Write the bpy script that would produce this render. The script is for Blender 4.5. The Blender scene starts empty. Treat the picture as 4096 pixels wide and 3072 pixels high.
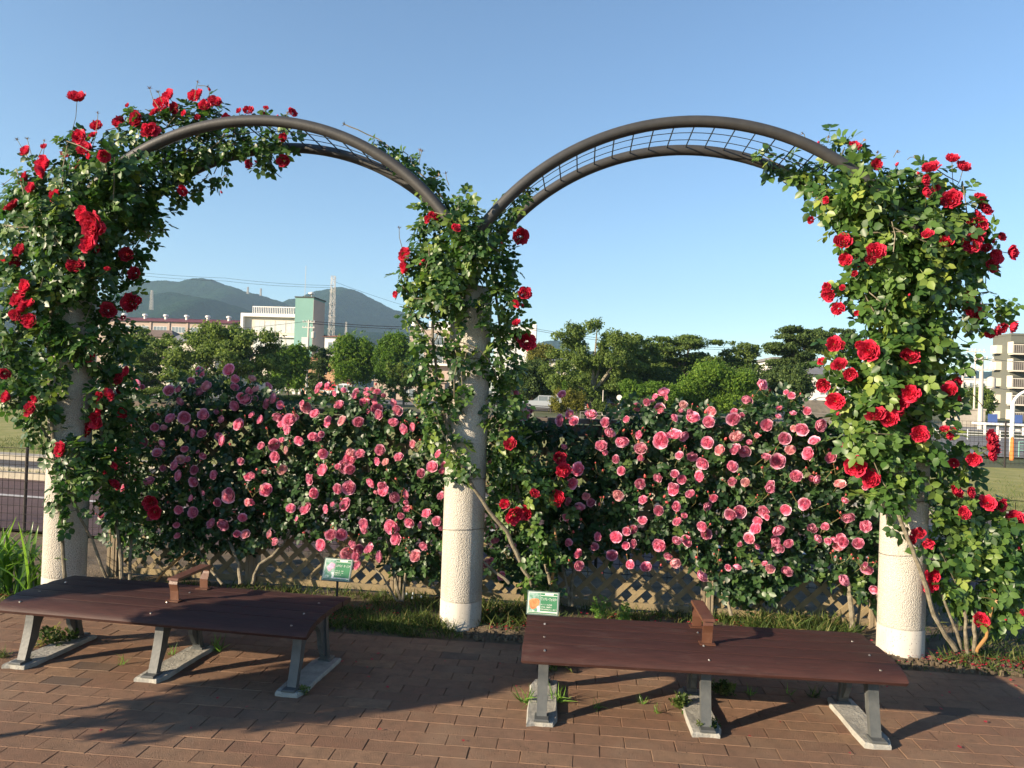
import bpy, math, random
import numpy as np
from mathutils import Vector, Matrix

random.seed(11)
rng = np.random.default_rng(11)
PI = math.pi
scene = bpy.context.scene
COL = scene.collection

# ------------------------------------------------------------------ camera
CAM = np.array([0.8176, -5.4472, 1.6991])
FPX = 3037.1            # focal length in pixels of the 4096 x 3072 photograph
PITCH, ROLL, YAW = 0.0094, 0.0349, -0.0921
_f = np.array([math.sin(YAW) * math.cos(PITCH), math.cos(YAW) * math.cos(PITCH), math.sin(PITCH)])
_r = np.array([math.cos(YAW), -math.sin(YAW), 0.0])
_u = np.cross(_r, _f)
CR = _r * math.cos(ROLL) + _u * math.sin(ROLL)
CU = -_r * math.sin(ROLL) + _u * math.cos(ROLL)
CF = _f
cam = bpy.data.cameras.new('camera')
cam.sensor_width = 36.0
cam.lens = FPX / 4096 * 36.0
cam.clip_start = 0.05
cam.clip_end = 9000
camo = bpy.data.objects.new('camera', cam)
COL.objects.link(camo)
camo.matrix_world = Matrix(((CR[0], CU[0], -CF[0], CAM[0]), (CR[1], CU[1], -CF[1], CAM[1]),
                            (CR[2], CU[2], -CF[2], CAM[2]), (0, 0, 0, 1)))
scene.camera = camo

# ------------------------------------------------------------------ light
SUN_AZ = math.radians(33.0)      # direction the light travels, from +X towards +Y
SUN_EL = math.radians(17.5)
world = bpy.data.worlds.new("World")
scene.world = world
world.use_nodes = True
wn = world.node_tree
wn.nodes.clear()
sky = wn.nodes.new('ShaderNodeTexSky')
sky.sky_type = 'NISHITA'
sky.sun_disc = False
sky.sun_elevation = SUN_EL
sdx, sdy = -math.cos(SUN_AZ), -math.sin(SUN_AZ)      # towards the sun
sky.sun_rotation = math.atan2(sdx, sdy)
sky.altitude = 0
sky.air_density = 1.0
sky.dust_density = 0.1
sky.ozone_density = 2.8
bg = wn.nodes.new('ShaderNodeBackground')
bg.inputs['Strength'].default_value = 0.088
wo = wn.nodes.new('ShaderNodeOutputWorld')
wb = wn.nodes.new('ShaderNodeMix')
wb.data_type = 'RGBA'
wb.blend_type = 'MULTIPLY'
wb.inputs[0].default_value = 1.0
wb.inputs[7].default_value = (.97, 1.02, 1.06, 1)
wn.links.new(sky.outputs[0], wb.inputs[6])
wn.links.new(wb.outputs[2], bg.inputs[0])
wn.links.new(bg.outputs[0], wo.inputs[0])
sun = bpy.data.lights.new('sun', 'SUN')
sun.energy = 5.0
sun.angle = math.radians(0.6)
sun.color = (1.0, 0.82, 0.60)
suno = bpy.data.objects.new('sun', sun)
COL.objects.link(suno)
ldir = Vector((math.cos(SUN_AZ) * math.cos(SUN_EL), math.sin(SUN_AZ) * math.cos(SUN_EL), -math.sin(SUN_EL)))
suno.rotation_euler = ldir.to_track_quat('-Z', 'Y').to_euler()
suno.location = (-20, -20, 20)
vs = scene.view_settings
vs.view_transform = 'Standard'
vs.look = 'None'
vs.exposure = 1.25
vs.gamma = 1.0
vs.use_curve_mapping = False
scene.cycles.max_bounces = 6
scene.cycles.diffuse_bounces = 3
scene.cycles.transmission_bounces = 4
scene.cycles.transparent_max_bounces = 8
scene.cycles.volume_bounces = 0

# ------------------------------------------------------------------ measuring helpers
K = 1.8517     # the photograph was measured on a 2212 px wide view: D units


def ray(sx, sy):
    return CR * (sx - 2048) - CU * (sy - 1536) + CF * FPX


def aty(sx, sy, Y):
    v = ray(sx, sy)
    return CAM + v * ((Y - CAM[1]) / v[1])


def atz(sx, sy, z=0.0):
    v = ray(sx, sy)
    return CAM + v * ((z - CAM[2]) / v[2])


def dy(x, y, Y):
    return aty(x * K, y * K, Y)


def dz(x, y, z=0.0):
    return atz(x * K, y * K, z)


# ------------------------------------------------------------------ materials
def newmat(name):
    m = bpy.data.materials.new(name)
    m.use_nodes = True
    nt = m.node_tree
    nt.nodes.clear()
    out = nt.nodes.new('ShaderNodeOutputMaterial')
    b = nt.nodes.new('ShaderNodeBsdfPrincipled')
    nt.links.new(b.outputs[0], out.inputs[0])
    return m, nt, b, out


def c4(c):
    return (c[0], c[1], c[2], 1.0)


def mixc(nt, fac, a, b):
    n = nt.nodes.new('ShaderNodeMix')
    n.data_type = 'RGBA'
    for sock, v in ((n.inputs[0], fac), (n.inputs[6], a), (n.inputs[7], b)):
        if isinstance(v, (tuple, list)):
            sock.default_value = c4(v)
        elif isinstance(v, (int, float)):
            sock.default_value = v
        else:
            nt.links.new(v, sock)
    return n.outputs[2]


def noise(nt, scale, detail=3, rough=.55, vec=None, dist=0):
    n = nt.nodes.new('ShaderNodeTexNoise')
    n.inputs['Scale'].default_value = scale
    n.inputs['Detail'].default_value = detail
    n.inputs['Roughness'].default_value = rough
    n.inputs['Distortion'].default_value = dist
    if vec is not None:
        nt.links.new(vec, n.inputs['Vector'])
    return n.outputs[0]


def ramp(nt, fac, lo, hi, a=(0, 0, 0), b=(1, 1, 1)):
    n = nt.nodes.new('ShaderNodeValToRGB')
    n.color_ramp.elements[0].position = lo
    n.color_ramp.elements[0].color = c4(a)
    n.color_ramp.elements[1].position = hi
    n.color_ramp.elements[1].color = c4(b)
    nt.links.new(fac, n.inputs[0])
    return n.outputs[0]


def coords(nt, kind='Object', scale=None):
    n = nt.nodes.new('ShaderNodeTexCoord')
    o = n.outputs[kind]
    if scale:
        mp = nt.nodes.new('ShaderNodeMapping')
        mp.inputs['Scale'].default_value = scale
        nt.links.new(o, mp.inputs[0])
        o = mp.outputs[0]
    return o


def bump(nt, b, h, strength=.3, dist=.01):
    n = nt.nodes.new('ShaderNodeBump')
    n.inputs['Strength'].default_value = strength
    n.inputs['Distance'].default_value = dist
    nt.links.new(h, n.inputs['Height'])
    nt.links.new(n.outputs[0], b.inputs['Normal'])


def math_(nt, op, a, b=None):
    n = nt.nodes.new('ShaderNodeMath')
    n.operation = op
    for i, v in enumerate((a, b)):
        if v is None:
            continue
        if isinstance(v, (int, float)):
            n.inputs[i].default_value = v
        else:
            nt.links.new(v, n.inputs[i])
    return n.outputs[0]


def tintfac(nt):
    a = nt.nodes.new('ShaderNodeAttribute')
    a.attribute_name = 'tint'
    o = nt.nodes.new('ShaderNodeObjectInfo')
    s = math_(nt, 'ADD', a.outputs['Fac'], o.outputs['Random'])
    return math_(nt, 'FRACT', s)


def simple(name, c1, c2=None, scale=8, rough=.7, bumps=0, bscale=None, detail=4, spec=.3, stretch=None, metal=0):
    m, nt, b, out = newmat(name)
    co = coords(nt, 'Object', stretch)
    if c2:
        col = mixc(nt, ramp(nt, noise(nt, scale, detail, .6, co), .32, .68), c1, c2)
        nt.links.new(col, b.inputs['Base Color'])
    else:
        b.inputs['Base Color'].default_value = c4(c1)
    b.inputs['Roughness'].default_value = rough
    b.inputs['Specular IOR Level'].default_value = spec
    b.inputs['Metallic'].default_value = metal
    if bumps:
        bump(nt, b, noise(nt, bscale or scale * 4, 5, .65, co), bumps, .01)
    return m


def leafmat(name, cols, rough=.42, trans=.28, spec=.45):
    m, nt, b, out = newmat(name)
    t = tintfac(nt)
    r = nt.nodes.new('ShaderNodeValToRGB')
    els = r.color_ramp.elements
    n = len(cols)
    els[0].position = cols[0][0]
    els[0].color = c4(cols[0][1])
    els[1].position = cols[-1][0]
    els[1].color = c4(cols[-1][1])
    for p, c in cols[1:-1]:
        e = els.new(p)
        e.color = c4(c)
    nt.links.new(t, r.inputs[0])
    nt.links.new(r.outputs[0], b.inputs['Base Color'])
    b.inputs['Roughness'].default_value = rough
    b.inputs['Specular IOR Level'].default_value = spec
    tr = nt.nodes.new('ShaderNodeBsdfTranslucent')
    hs = nt.nodes.new('ShaderNodeHueSaturation')
    hs.inputs['Saturation'].default_value = 1.1
    hs.inputs['Value'].default_value = 1.9
    nt.links.new(r.outputs[0], hs.inputs['Color'])
    nt.links.new(hs.outputs[0], tr.inputs[0])
    mx = nt.nodes.new('ShaderNodeMixShader')
    mx.inputs[0].default_value = trans
    nt.links.new(b.outputs[0], mx.inputs[1])
    nt.links.new(tr.outputs[0], mx.inputs[2])
    nt.links.new(mx.outputs[0], out.inputs[0])
    return m


M = {}
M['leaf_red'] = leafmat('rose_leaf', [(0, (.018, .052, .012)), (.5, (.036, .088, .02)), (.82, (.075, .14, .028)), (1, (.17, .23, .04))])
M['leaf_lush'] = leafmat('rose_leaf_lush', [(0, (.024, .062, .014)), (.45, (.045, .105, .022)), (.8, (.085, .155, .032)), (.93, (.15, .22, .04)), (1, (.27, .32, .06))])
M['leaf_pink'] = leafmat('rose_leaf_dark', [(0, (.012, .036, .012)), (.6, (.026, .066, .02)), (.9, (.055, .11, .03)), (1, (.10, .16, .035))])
M['tree_mid'] = leafmat('tree_leaf_mid', [(0, (.045, .08, .017)), (.6, (.105, .155, .033)), (1, (.18, .24, .05))], .6, .25, .2)
M['tree_dark'] = leafmat('tree_leaf_dark', [(0, (.025, .048, .014)), (.6, (.05, .085, .022)), (1, (.09, .13, .03))], .6, .2, .2)
M['tree_bright'] = leafmat('tree_leaf_bright', [(0, (.045, .095, .012)), (.6, (.085, .16, .02)), (1, (.16, .24, .03))], .6, .3, .2)
M['tree_yellow'] = leafmat('tree_leaf_yellow', [(0, (.08, .085, .015)), (.6, (.14, .14, .025)), (1, (.20, .20, .04))], .6, .3, .2)
M['grass'] = leafmat('grass_blade', [(0, (.03, .05, .014)), (.5, (.055, .095, .02)), (.82, (.11, .14, .035)), (1, (.2, .17, .07))], .6, .25, .2)
M['strap'] = leafmat('strap_leaf', [(0, (.05, .11, .02)), (.6, (.1, .2, .03)), (1, (.2, .32, .06))], .35, .3, .4)


def petalmat(name, lo, hi, faded, trans, sat=1.05):
    m, nt, b, out = newmat(name)
    a = nt.nodes.new('ShaderNodeAttribute')
    a.attribute_name = 'tint'
    o = nt.nodes.new('ShaderNodeObjectInfo')
    col = mixc(nt, a.outputs['Fac'], lo, hi)
    hs = nt.nodes.new('ShaderNodeHueSaturation')
    mr = nt.nodes.new('ShaderNodeMapRange')
    mr.inputs['To Min'].default_value = .74
    mr.inputs['To Max'].default_value = 1.15
    nt.links.new(o.outputs['Random'], mr.inputs['Value'])
    nt.links.new(mr.outputs[0], hs.inputs['Value'])
    wn_ = nt.nodes.new('ShaderNodeTexWhiteNoise')
    wn_.noise_dimensions = '1D'
    nt.links.new(o.outputs['Random'], wn_.inputs['W'])
    old = ramp(nt, wn_.outputs['Value'], .82, 1.0, (0, 0, 0), (.75, .75, .75))
    col = mixc(nt, old, col, faded)
    hs.inputs['Hue'].default_value = .5
    nt.links.new(col, hs.inputs['Color'])
    nt.links.new(hs.outputs[0], b.inputs['Base Color'])
    b.inputs['Roughness'].default_value = .55
    b.inputs['Specular IOR Level'].default_value = .2
    tr = nt.nodes.new('ShaderNodeBsdfTranslucent')
    nt.links.new(hs.outputs[0], tr.inputs[0])
    mx = nt.nodes.new('ShaderNodeMixShader')
    mx.inputs[0].default_value = trans
    nt.links.new(b.outputs[0], mx.inputs[1])
    nt.links.new(tr.outputs[0], mx.inputs[2])
    nt.links.new(mx.outputs[0], out.inputs[0])
    return m


M['petal_red'] = petalmat('red_petal', (.50, .005, .03), (.86, .07, .14), (.30, .02, .035), .3)
M['petal_pink'] = petalmat('pink_petal', (.80, .12, .27), (.96, .55, .68), (.92, .62, .55), .32)
M['petal_coral'] = petalmat('coral_bud', (.60, .07, .09), (.75, .25, .20), (.6, .3, .15), .3)
M['stem'] = simple('green_stem', (.10, .13, .04), (.16, .11, .05), 30, .6)
M['cane'] = simple('grey_brown_cane', (.10, .085, .055), (.24, .21, .15), 26, .8, .6, 90)
M['cane_orange'] = simple('orange_cane', (.32, .15, .04), (.22, .13, .05), 20, .6)
M['faded'] = simple('faded_petal', (.42, .25, .14), (.3, .2, .1), 40, .8)


# bricks
def brick_mat():
    m, nt, b, out = newmat('paving_brick')
    t = tintfac(nt)
    r = nt.nodes.new('ShaderNodeValToRGB')
    els = r.color_ramp.elements
    els[0].position = 0
    els[0].color = (.185, .10, .066, 1)
    els[1].position = 1
    els[1].color = (.085, .062, .05, 1)
    for p, c in ((.3, (.235, .138, .086)), (.6, (.195, .115, .075)), (.85, (.265, .165, .10)), (.965, (.2, .12, .08)), (.985, (.10, .08, .065))):
        e = els.new(p)
        e.color = c4(c)
    nt.links.new(t, r.inputs[0])
    g = nt.nodes.new('ShaderNodeNewGeometry')
    col = mixc(nt, ramp(nt, noise(nt, 2.2, 4, .6, g.outputs['Position']), .35, .75, (0, 0, 0), (.7, .7, .7)), r.outputs[0], (.15, .085, .05))
    col = mixc(nt, ramp(nt, noise(nt, 16, 5, .7, g.outputs['Position']), .42, .70, (0, 0, 0), (.7, .7, .7)), col, (.12, .078, .052))
    col = mixc(nt, ramp(nt, noise(nt, 1.1, 6, .7, g.outputs['Position']), .50, .66, (0, 0, 0), (.45, .45, .45)), col, (.30, .21, .14))
    vo = nt.nodes.new('ShaderNodeTexVoronoi')
    vo.inputs['Scale'].default_value = 42
    vo.inputs['Randomness'].default_value = 1
    nt.links.new(g.outputs['Position'], vo.inputs['Vector'])
    pit = ramp(nt, vo.outputs['Distance'], .10, .17, (1, 1, 1), (0, 0, 0))
    n2 = noise(nt, 9, 2, .5, g.outputs['Position'])
    pitm = math_(nt, 'MULTIPLY', pit, ramp(nt, n2, .5, .6))
    col = mixc(nt, pitm, col, (.035, .02, .015))
    nt.links.new(col, b.inputs['Base Color'])
    b.inputs['Roughness'].default_value = .85
    b.inputs['Specular IOR Level'].default_value = .25
    h = math_(nt, 'SUBTRACT', noise(nt, 120, 4, .7, g.outputs['Position']), math_(nt, 'MULTIPLY', pitm, 1.5))
    bump(nt, b, h, .8, .006)
    return m


M['brick'] = brick_mat()
M['mortar'] = simple('sand_joint', (.11, .065, .042), (.05, .034, .025), 30, .95, .4)
M['soil'] = simple('bed_soil', (.085, .065, .042), (.17, .13, .085), 7, .95, .9, 60)
M['lawn'] = simple('lawn_grass', (.19, .20, .05), (.31, .28, .10), 1.6, .95, .8, 30)
M['ground'] = simple('open_ground', (.07, .085, .03), (.13, .12, .06), .15, .95)
M['path'] = simple('purple_path', (.085, .052, .05), (.115, .07, .065), 5, .9, .4, 120)
M['white_line'] = simple('white_line', (.55, .53, .5), (.35, .33, .31), 12, .8)
M['kerb'] = simple('pale_kerb', (.40, .36, .28), (.28, .25, .2), 6, .9, .3)
M['asphalt'] = simple('asphalt', (.06, .058, .06), (.085, .08, .078), 3, .9, .3)
M['street'] = simple('street_surface', (.14, .135, .13), (.2, .19, .18), .6, .9)


def concrete_mat(name, rough_agg):
    m, nt, b, out = newmat(name)
    co = coords(nt, 'Object')
    vo = nt.nodes.new('ShaderNodeTexVoronoi')
    vo.inputs['Scale'].default_value = 135 if rough_agg else 120
    nt.links.new(co, vo.inputs['Vector'])
    speck = nt.nodes.new('ShaderNodeSeparateColor')
    nt.links.new(vo.outputs['Color'], speck.inputs[0])
    sp = ramp(nt, speck.outputs[0], .86, .9)
    rad = ramp(nt, vo.outputs['Distance'], .25, .4, (1, 1, 1), (0, 0, 0))
    sf = math_(nt, 'MULTIPLY', sp, rad)
    base = mixc(nt, ramp(nt, noise(nt, 5, 4, .6, co), .3, .7), (.66, .625, .55) if rough_agg else (.49, .46, .41), (.54, .51, .45) if rough_agg else (.42, .40, .35))
    if rough_agg:
        base = mixc(nt, ramp(nt, vo.outputs['Distance'], .15, .6), base, (.41, .38, .325))
        sf = math_(nt, 'MULTIPLY', sf, .55)
    col = mixc(nt, sf, base, (.12, .11, .10))
    st = noise(nt, 2.2, 5, .7, coords(nt, 'Object', (3, 3, .6)))
    col = mixc(nt, ramp(nt, st, .48, .72, (0, 0, 0), (.6, .6, .6)), col, (.26, .23, .18))
    nt.links.new(col, b.inputs['Base Color'])
    b.inputs['Roughness'].default_value = .85
    b.inputs['Specular IOR Level'].default_value = .25
    if rough_agg:
        inv = math_(nt, 'SUBTRACT', 1.0, vo.outputs['Distance'])
        bump(nt, b, inv, .9, .007)
    else:
        bump(nt, b, noise(nt, 60, 4, .6, co), .15, .004)
    return m


M['agg'] = concrete_mat('exposed_aggregate', True)
M['conc'] = concrete_mat('smooth_terrazzo', False)
M['footing'] = simple('weathered_footing', (.24, .235, .21), (.36, .35, .31), 14, .95, .9, 45)
M['tube'] = simple('dark_tube_paint', (.034, .034, .034), (.048, .047, .045), 9, .5, .12, 60, spec=.4)
M['rod'] = simple('dark_rod', (.03, .04, .045), rough=.5)
M['slat'] = simple('weathered_lattice', (.26, .20, .105), (.17, .14, .09), 6, .85, .4, 90, stretch=(1, 1, 1))
M['post'] = simple('weathered_post', (.27, .21, .13), (.18, .15, .11), 3, .85, .5, 40, stretch=(9, 9, 1))
M['rail'] = simple('dark_top_rail', (.10, .085, .075), (.15, .12, .10), 5, .85, .4, 60, stretch=(1, 6, 6))
M['wire'] = simple('dark_mesh_wire', (.025, .02, .018), rough=.6)
M['galv'] = simple('tie_wire', (.13, .12, .11), rough=.5, metal=.6)


def plank_mat():
    m, nt, b, out = newmat('maroon_plank')
    co = coords(nt, 'Object', (1.2, 26, 26))
    col = mixc(nt, ramp(nt, noise(nt, 6, 5, .7, co), .35, .7), (.060, .023, .018), (.026, .012, .010))
    col = mixc(nt, ramp(nt, noise(nt, 3, 4, .7, coords(nt, 'Object', (1, 3, 3))), .55, .75, (0, 0, 0), (.55, .55, .55)), col, (.085, .055, .045))
    nt.links.new(col, b.inputs['Base Color'])
    sc_ = noise(nt, 5, 6, .8, coords(nt, 'Object', (2.5, 40, 10)))
    col = mixc(nt, ramp(nt, sc_, .60, .74, (0, 0, 0), (.6, .6, .6)), col, (.13, .10, .085))
    nt.links.new(col, b.inputs['Base Color'])
    b.inputs['Roughness'].default_value = .62
    b.inputs['Specular IOR Level'].default_value = .3
    bump(nt, b, noise(nt, 8, 5, .75, co), .35, .004)
    return m


M['plank'] = plank_mat()
M['strap_metal'] = simple('brown_armrest_paint', (.085, .032, .018), (.13, .06, .035), 12, .42, .1, 60, spec=.5)
M['iron'] = simple('grey_cast_iron', (.050, .056, .058), (.095, .10, .096), 10, .5, .15, 60, spec=.5)
M['screw'] = simple('steel_screw', (.35, .33, .3), rough=.4, metal=.8)
M['board'] = simple('label_board_green_grey', (.10, .15, .13), rough=.5)
M['stake'] = simple('label_stake', (.03, .035, .035), rough=.5)
M['card_white'] = simple('label_card_white', (.62, .64, .58), rough=.4)
M['card_green'] = simple('label_card_green', (.045, .17, .075), (.06, .20, .09), 20, rough=.35, spec=.5)
M['ink'] = simple('label_ink_white', (.80, .82, .74), rough=.5)
M['ink_dark'] = simple('label_ink_dark', (.04, .08, .05), rough=.5)


def print_mat(name, c1, c2, c3):
    m, nt, b, out = newmat(name)
    co = coords(nt, 'Object')
    v = nt.nodes.new('ShaderNodeTexVoronoi')
    v.inputs['Scale'].default_value = 42
    nt.links.new(co, v.inputs['Vector'])
    col = mixc(nt, ramp(nt, noise(nt, 26, 3, .6, co, 1.2), .4, .6), c1, c2)
    col = mixc(nt, ramp(nt, noise(nt, 14, 2, .5, co), .6, .66), col, c3)
    nt.links.new(col, b.inputs['Base Color'])
    b.inputs['Roughness'].default_value = .35
    return m


M['photo_bg'] = print_mat('printed_leaves', (.10, .25, .15), (.30, .42, .36), (.7, .75, .7))
M['print_pink'] = print_mat('printed_pink_bloom', (.75, .30, .42), (.82, .45, .55), (.6, .15, .3))
M['print_orange'] = print_mat('printed_orange_bloom', (.72, .16, .05), (.8, .26, .1), (.85, .4, .25))

# background paints
M['cream'] = simple('cream_wall', (.58, .53, .43), (.52, .47, .38), .4, .85)
M['shop_wall'] = simple('shop_wall', (.42, .24, .13), (.36, .22, .13), .5, .85)
M['teal'] = simple('teal_wall', (.16, .30, .26), (.18, .33, .29), .3, .8)
M['beige'] = simple('beige_wall', (.42, .33, .27), (.38, .30, .25), .3, .85)
M['maroon_roof'] = simple('maroon_roof', (.17, .045, .05), (.14, .04, .045), .5, .7)
M['brown_roof'] = simple('brown_roof', (.14, .10, .08), (.18, .13, .1), .8, .8)
M['orange_roof'] = simple('orange_tile_roof', (.36, .14, .08), (.28, .1, .06), 1.5, .8)
M['grey_roof'] = simple('grey_roof', (.16, .16, .17), (.2, .2, .2), .8, .7)
M['glass'] = simple('window_glass', (.11, .14, .16), (.2, .24, .26), .8, .15, spec=.6)
M['curtain'] = simple('curtained_window', (.42, .46, .46), (.52, .55, .53), 1.2, .4)
M['frame'] = simple('window_frame', (.60, .60, .57), rough=.6)
M['white'] = simple('white_paint', (.72, .70, .66), (.66, .64, .6), .5, .7)
M['grey_green'] = simple('grey_green_wall', (.115, .12, .10), (.13, .135, .11), .3, .85)
M['grey_dark'] = simple('dark_grey_band', (.06, .065, .055), rough=.85)
M['rail_grey'] = simple('balcony_rail', (.22, .20, .18), rough=.6)
M['slab'] = simple('cream_slab', (.6, .55, .46), rough=.85)
M['steel'] = simple('pylon_steel', (.52, .49, .44), rough=.6)
M['pole'] = simple('concrete_pole', (.52, .48, .42), (.46, .42, .36), 1, .85)
M['cable'] = simple('black_cable', (.03, .03, .035), rough=.7)
M['bark'] = simple('tree_bark', (.09, .075, .055), (.16, .14, .11), 2, .95)
M['bark_pale'] = simple('pale_bark', (.30, .27, .20), (.16, .13, .09), 4, .95)
M['redsign'] = simple('red_sign', (.55, .05, .06), rough=.5)
M['orange'] = simple('orange_awning', (.65, .20, .05), rough=.7)
M['redbrown'] = simple('red_brown_hedge', (.10, .035, .03), (.16, .06, .045), 6, .95, .8, 20)
M['stone'] = simple('stone_revetment', (.16, .14, .11), (.09, .08, .065), 3, .95, .6, 8)
M['concrete_wall'] = simple('old_concrete_wall', (.42, .38, .32), (.30, .27, .22), 1, .95)
M['blue'] = simple('blue_panel', (.05, .09, .24), rough=.5)
M['tyre'] = simple('tyre', (.02, .02, .02), rough=.9)
M['car_white'] = simple('car_white', (.62, .62, .60), rough=.25, spec=.5)
M['car_dark'] = simple('car_dark', (.035, .04, .05), rough=.2, spec=.5)
M['car_silver'] = simple('car_silver', (.32, .35, .38), rough=.25, spec=.5)
M['hill'] = None


# ------------------------------------------------------------------ mesh helpers
def tagit(o, label=None, cat=None, group=None, kind=None):
    if label: o['label'] = label
    if cat: o['category'] = cat
    if group: o['group'] = group
    if kind: o['kind'] = kind
    return o


def empty(name, loc=(0, 0, 0), label=None, cat=None, group=None, rz=0.0):
    o = bpy.data.objects.new(name, None)
    o.empty_display_size = .1
    o.location = loc
    o.rotation_euler = (0, 0, rz)
    COL.objects.link(o)
    return tagit(o, label, cat, group)


def link(name, me, parent=None):
    o = bpy.data.objects.new(name, me)
    COL.objects.link(o)
    if parent is not None:
        o.parent = parent
    return o


class MB:
    def __init__(s):
        s.v = []
        s.f = []

    def add(s, vs, fs):
        n = len(s.v)
        s.v += [tuple(map(float, v)) for v in vs]
        s.f += [tuple(i + n for i in f) for f in fs]
        return s

    def box(s, x0, x1, y0, y1, z0, z1, M4=None, bev=0.0):
        if bev:
            vs = []
            for z in (z0, z1 - bev):
                vs += [(x0, y0, z), (x1, y0, z), (x1, y1, z), (x0, y1, z)]
            vs += [(x0 + bev, y0 + bev, z1), (x1 - bev, y0 + bev, z1), (x1 - bev, y1 - bev, z1), (x0 + bev, y1 - bev, z1)]
            fs = [(3, 2, 1, 0)]
            for b in (0, 4):
                for i in range(4):
                    j = (i + 1) % 4
                    fs.append((b + i, b + j, b + 4 + j, b + 4 + i))
            fs.append((8, 9, 10, 11))
        else:
            vs = [(x0, y0, z0), (x1, y0, z0), (x1, y1, z0), (x0, y1, z0), (x0, y0, z1), (x1, y0, z1), (x1, y1, z1), (x0, y1, z1)]
            fs = [(3, 2, 1, 0), (4, 5, 6, 7), (0, 1, 5, 4), (1, 2, 6, 5), (2, 3, 7, 6), (3, 0, 4, 7)]
        if M4 is not None:
            vs = [tuple(M4 @ Vector(v)) for v in vs]
        return s.add(vs, fs)

    def tube(s, pts, rads, n=8, cap=True):
        pts = [Vector(p) for p in pts]
        if isinstance(rads, (int, float)):
            rads = [rads] * len(pts)
        T0 = (pts[1] - pts[0]).normalized()
        ref = Vector((0, 0, 1)) if abs(T0.z) < .9 else Vector((1, 0, 0))
        N = T0.cross(ref).normalized()
        vs = []
        for i, p in enumerate(pts):
            if i == 0: T = T0
            elif i == len(pts) - 1: T = (pts[i] - pts[i - 1]).normalized()
            else: T = (pts[i + 1] - pts[i - 1]).normalized()
            N = (N - T * N.dot(T)).normalized()
            B = T.cross(N)
            for k in range(n):
                a = 2 * PI * k / n
                vs.append(tuple(p + (N * math.cos(a) + B * math.sin(a)) * rads[i]))
        fs = []
        for i in range(len(pts) - 1):
            for k in range(n):
                j = (k + 1) % n
                fs.append((i * n + k, i * n + j, (i + 1) * n + j, (i + 1) * n + k))
        if cap:
            fs.append(tuple(reversed(range(n))))
            fs.append(tuple((len(pts) - 1) * n + k for k in range(n)))
        return s.add(vs, fs)

    def prism(s, poly, axis, a, b):
        """poly of 2D points extruded along axis 0 (x) or 1 (y) or 2 (z)"""
        def mk(p, t):
            if axis == 0: return (t, p[0], p[1])
            if axis == 1: return (p[0], t, p[1])
            return (p[0], p[1], t)
        n = len(poly)
        vs = [mk(p, a) for p in poly] + [mk(p, b) for p in poly]
        fs = [tuple(range(n)), tuple(reversed(range(n, 2 * n)))]
        for i in range(n):
            j = (i + 1) % n
            fs.append((i, i + n, j + n, j))
        return s.add(vs, fs)

    def mesh(s, name, mat, smooth=False, fix=True):
        me = bpy.data.meshes.new(name)
        me.from_pydata(s.v, [], s.f)
        me.materials.append(mat)
        if fix:
            import bmesh
            bm = bmesh.new()
            bm.from_mesh(me)
            bmesh.ops.recalc_face_normals(bm, faces=bm.faces)
            bm.to_mesh(me)
            bm.free()
        if smooth:
            me.polygons.foreach_set('use_smooth', [True] * len(me.polygons))
            try:
                me.set_sharp_from_angle(angle=math.radians(40))
            except Exception:
                pass
        me.update()
        return me

    def build(s, name, mat, parent=None, smooth=False):
        return link(name, s.mesh(name, mat, smooth), parent)


def npmesh(name, V, T, mat, tint=None, smooth=False):
    """V (n,3) verts, T (m,3) triangles"""
    me = bpy.data.meshes.new(name)
    me.vertices.add(len(V))
    me.vertices.foreach_set('co', np.ascontiguousarray(V, dtype=np.float32).ravel())
    me.loops.add(len(T) * 3)
    me.loops.foreach_set('vertex_index', np.ascontiguousarray(T, dtype=np.int32).ravel())
    me.polygons.add(len(T))
    me.polygons.foreach_set('loop_start', np.arange(len(T), dtype=np.int32) * 3)
    try:
        me.polygons.foreach_set('loop_total', np.full(len(T), 3, dtype=np.int32))
    except Exception:
        pass
    if smooth:
        me.polygons.foreach_set('use_smooth', np.ones(len(T), dtype=bool))
    me.materials.append(mat)
    me.update(calc_edges=True)
    if tint is not None:
        a = me.attributes.new('tint', 'FLOAT', 'POINT')
        a.data.foreach_set('value', np.ascontiguousarray(tint, dtype=np.float32))
    return me


def scatter(tmpls, pos, nrm, tip, size, tint, pick):
    """merge copies of template (V,T) triangles. tip = direction of local +Y, nrm = local +Z"""
    VV, TT, CC = [], [], []
    off = 0
    nrm = nrm / np.linalg.norm(nrm, axis=1, keepdims=True)
    tip = tip - nrm * (tip * nrm).sum(1, keepdims=True)
    tip = tip / (np.linalg.norm(tip, axis=1, keepdims=True) + 1e-9)
    side = np.cross(tip, nrm)
    for k, (V, T) in enumerate(tmpls):
        m = np.where(pick == k)[0]
        if len(m) == 0:
            continue
        P = (V[None, :, 0, None] * side[m][:, None, :] + V[None, :, 1, None] * tip[m][:, None, :] + V[None, :, 2, None] * nrm[m][:, None, :])
        P = P * size[m][:, None, None] + pos[m][:, None, :]
        VV.append(P.reshape(-1, 3))
        TT.append((T[None] + (np.arange(len(m)) * len(V))[:, None, None]).reshape(-1, 3) + off)
        CC.append(np.repeat(tint[m], len(V)))
        off += len(m) * len(V)
    return np.concatenate(VV), np.concatenate(TT), np.concatenate(CC)


def unit(v):
    return v / (np.linalg.norm(v, axis=-1, keepdims=True) + 1e-9)


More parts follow.
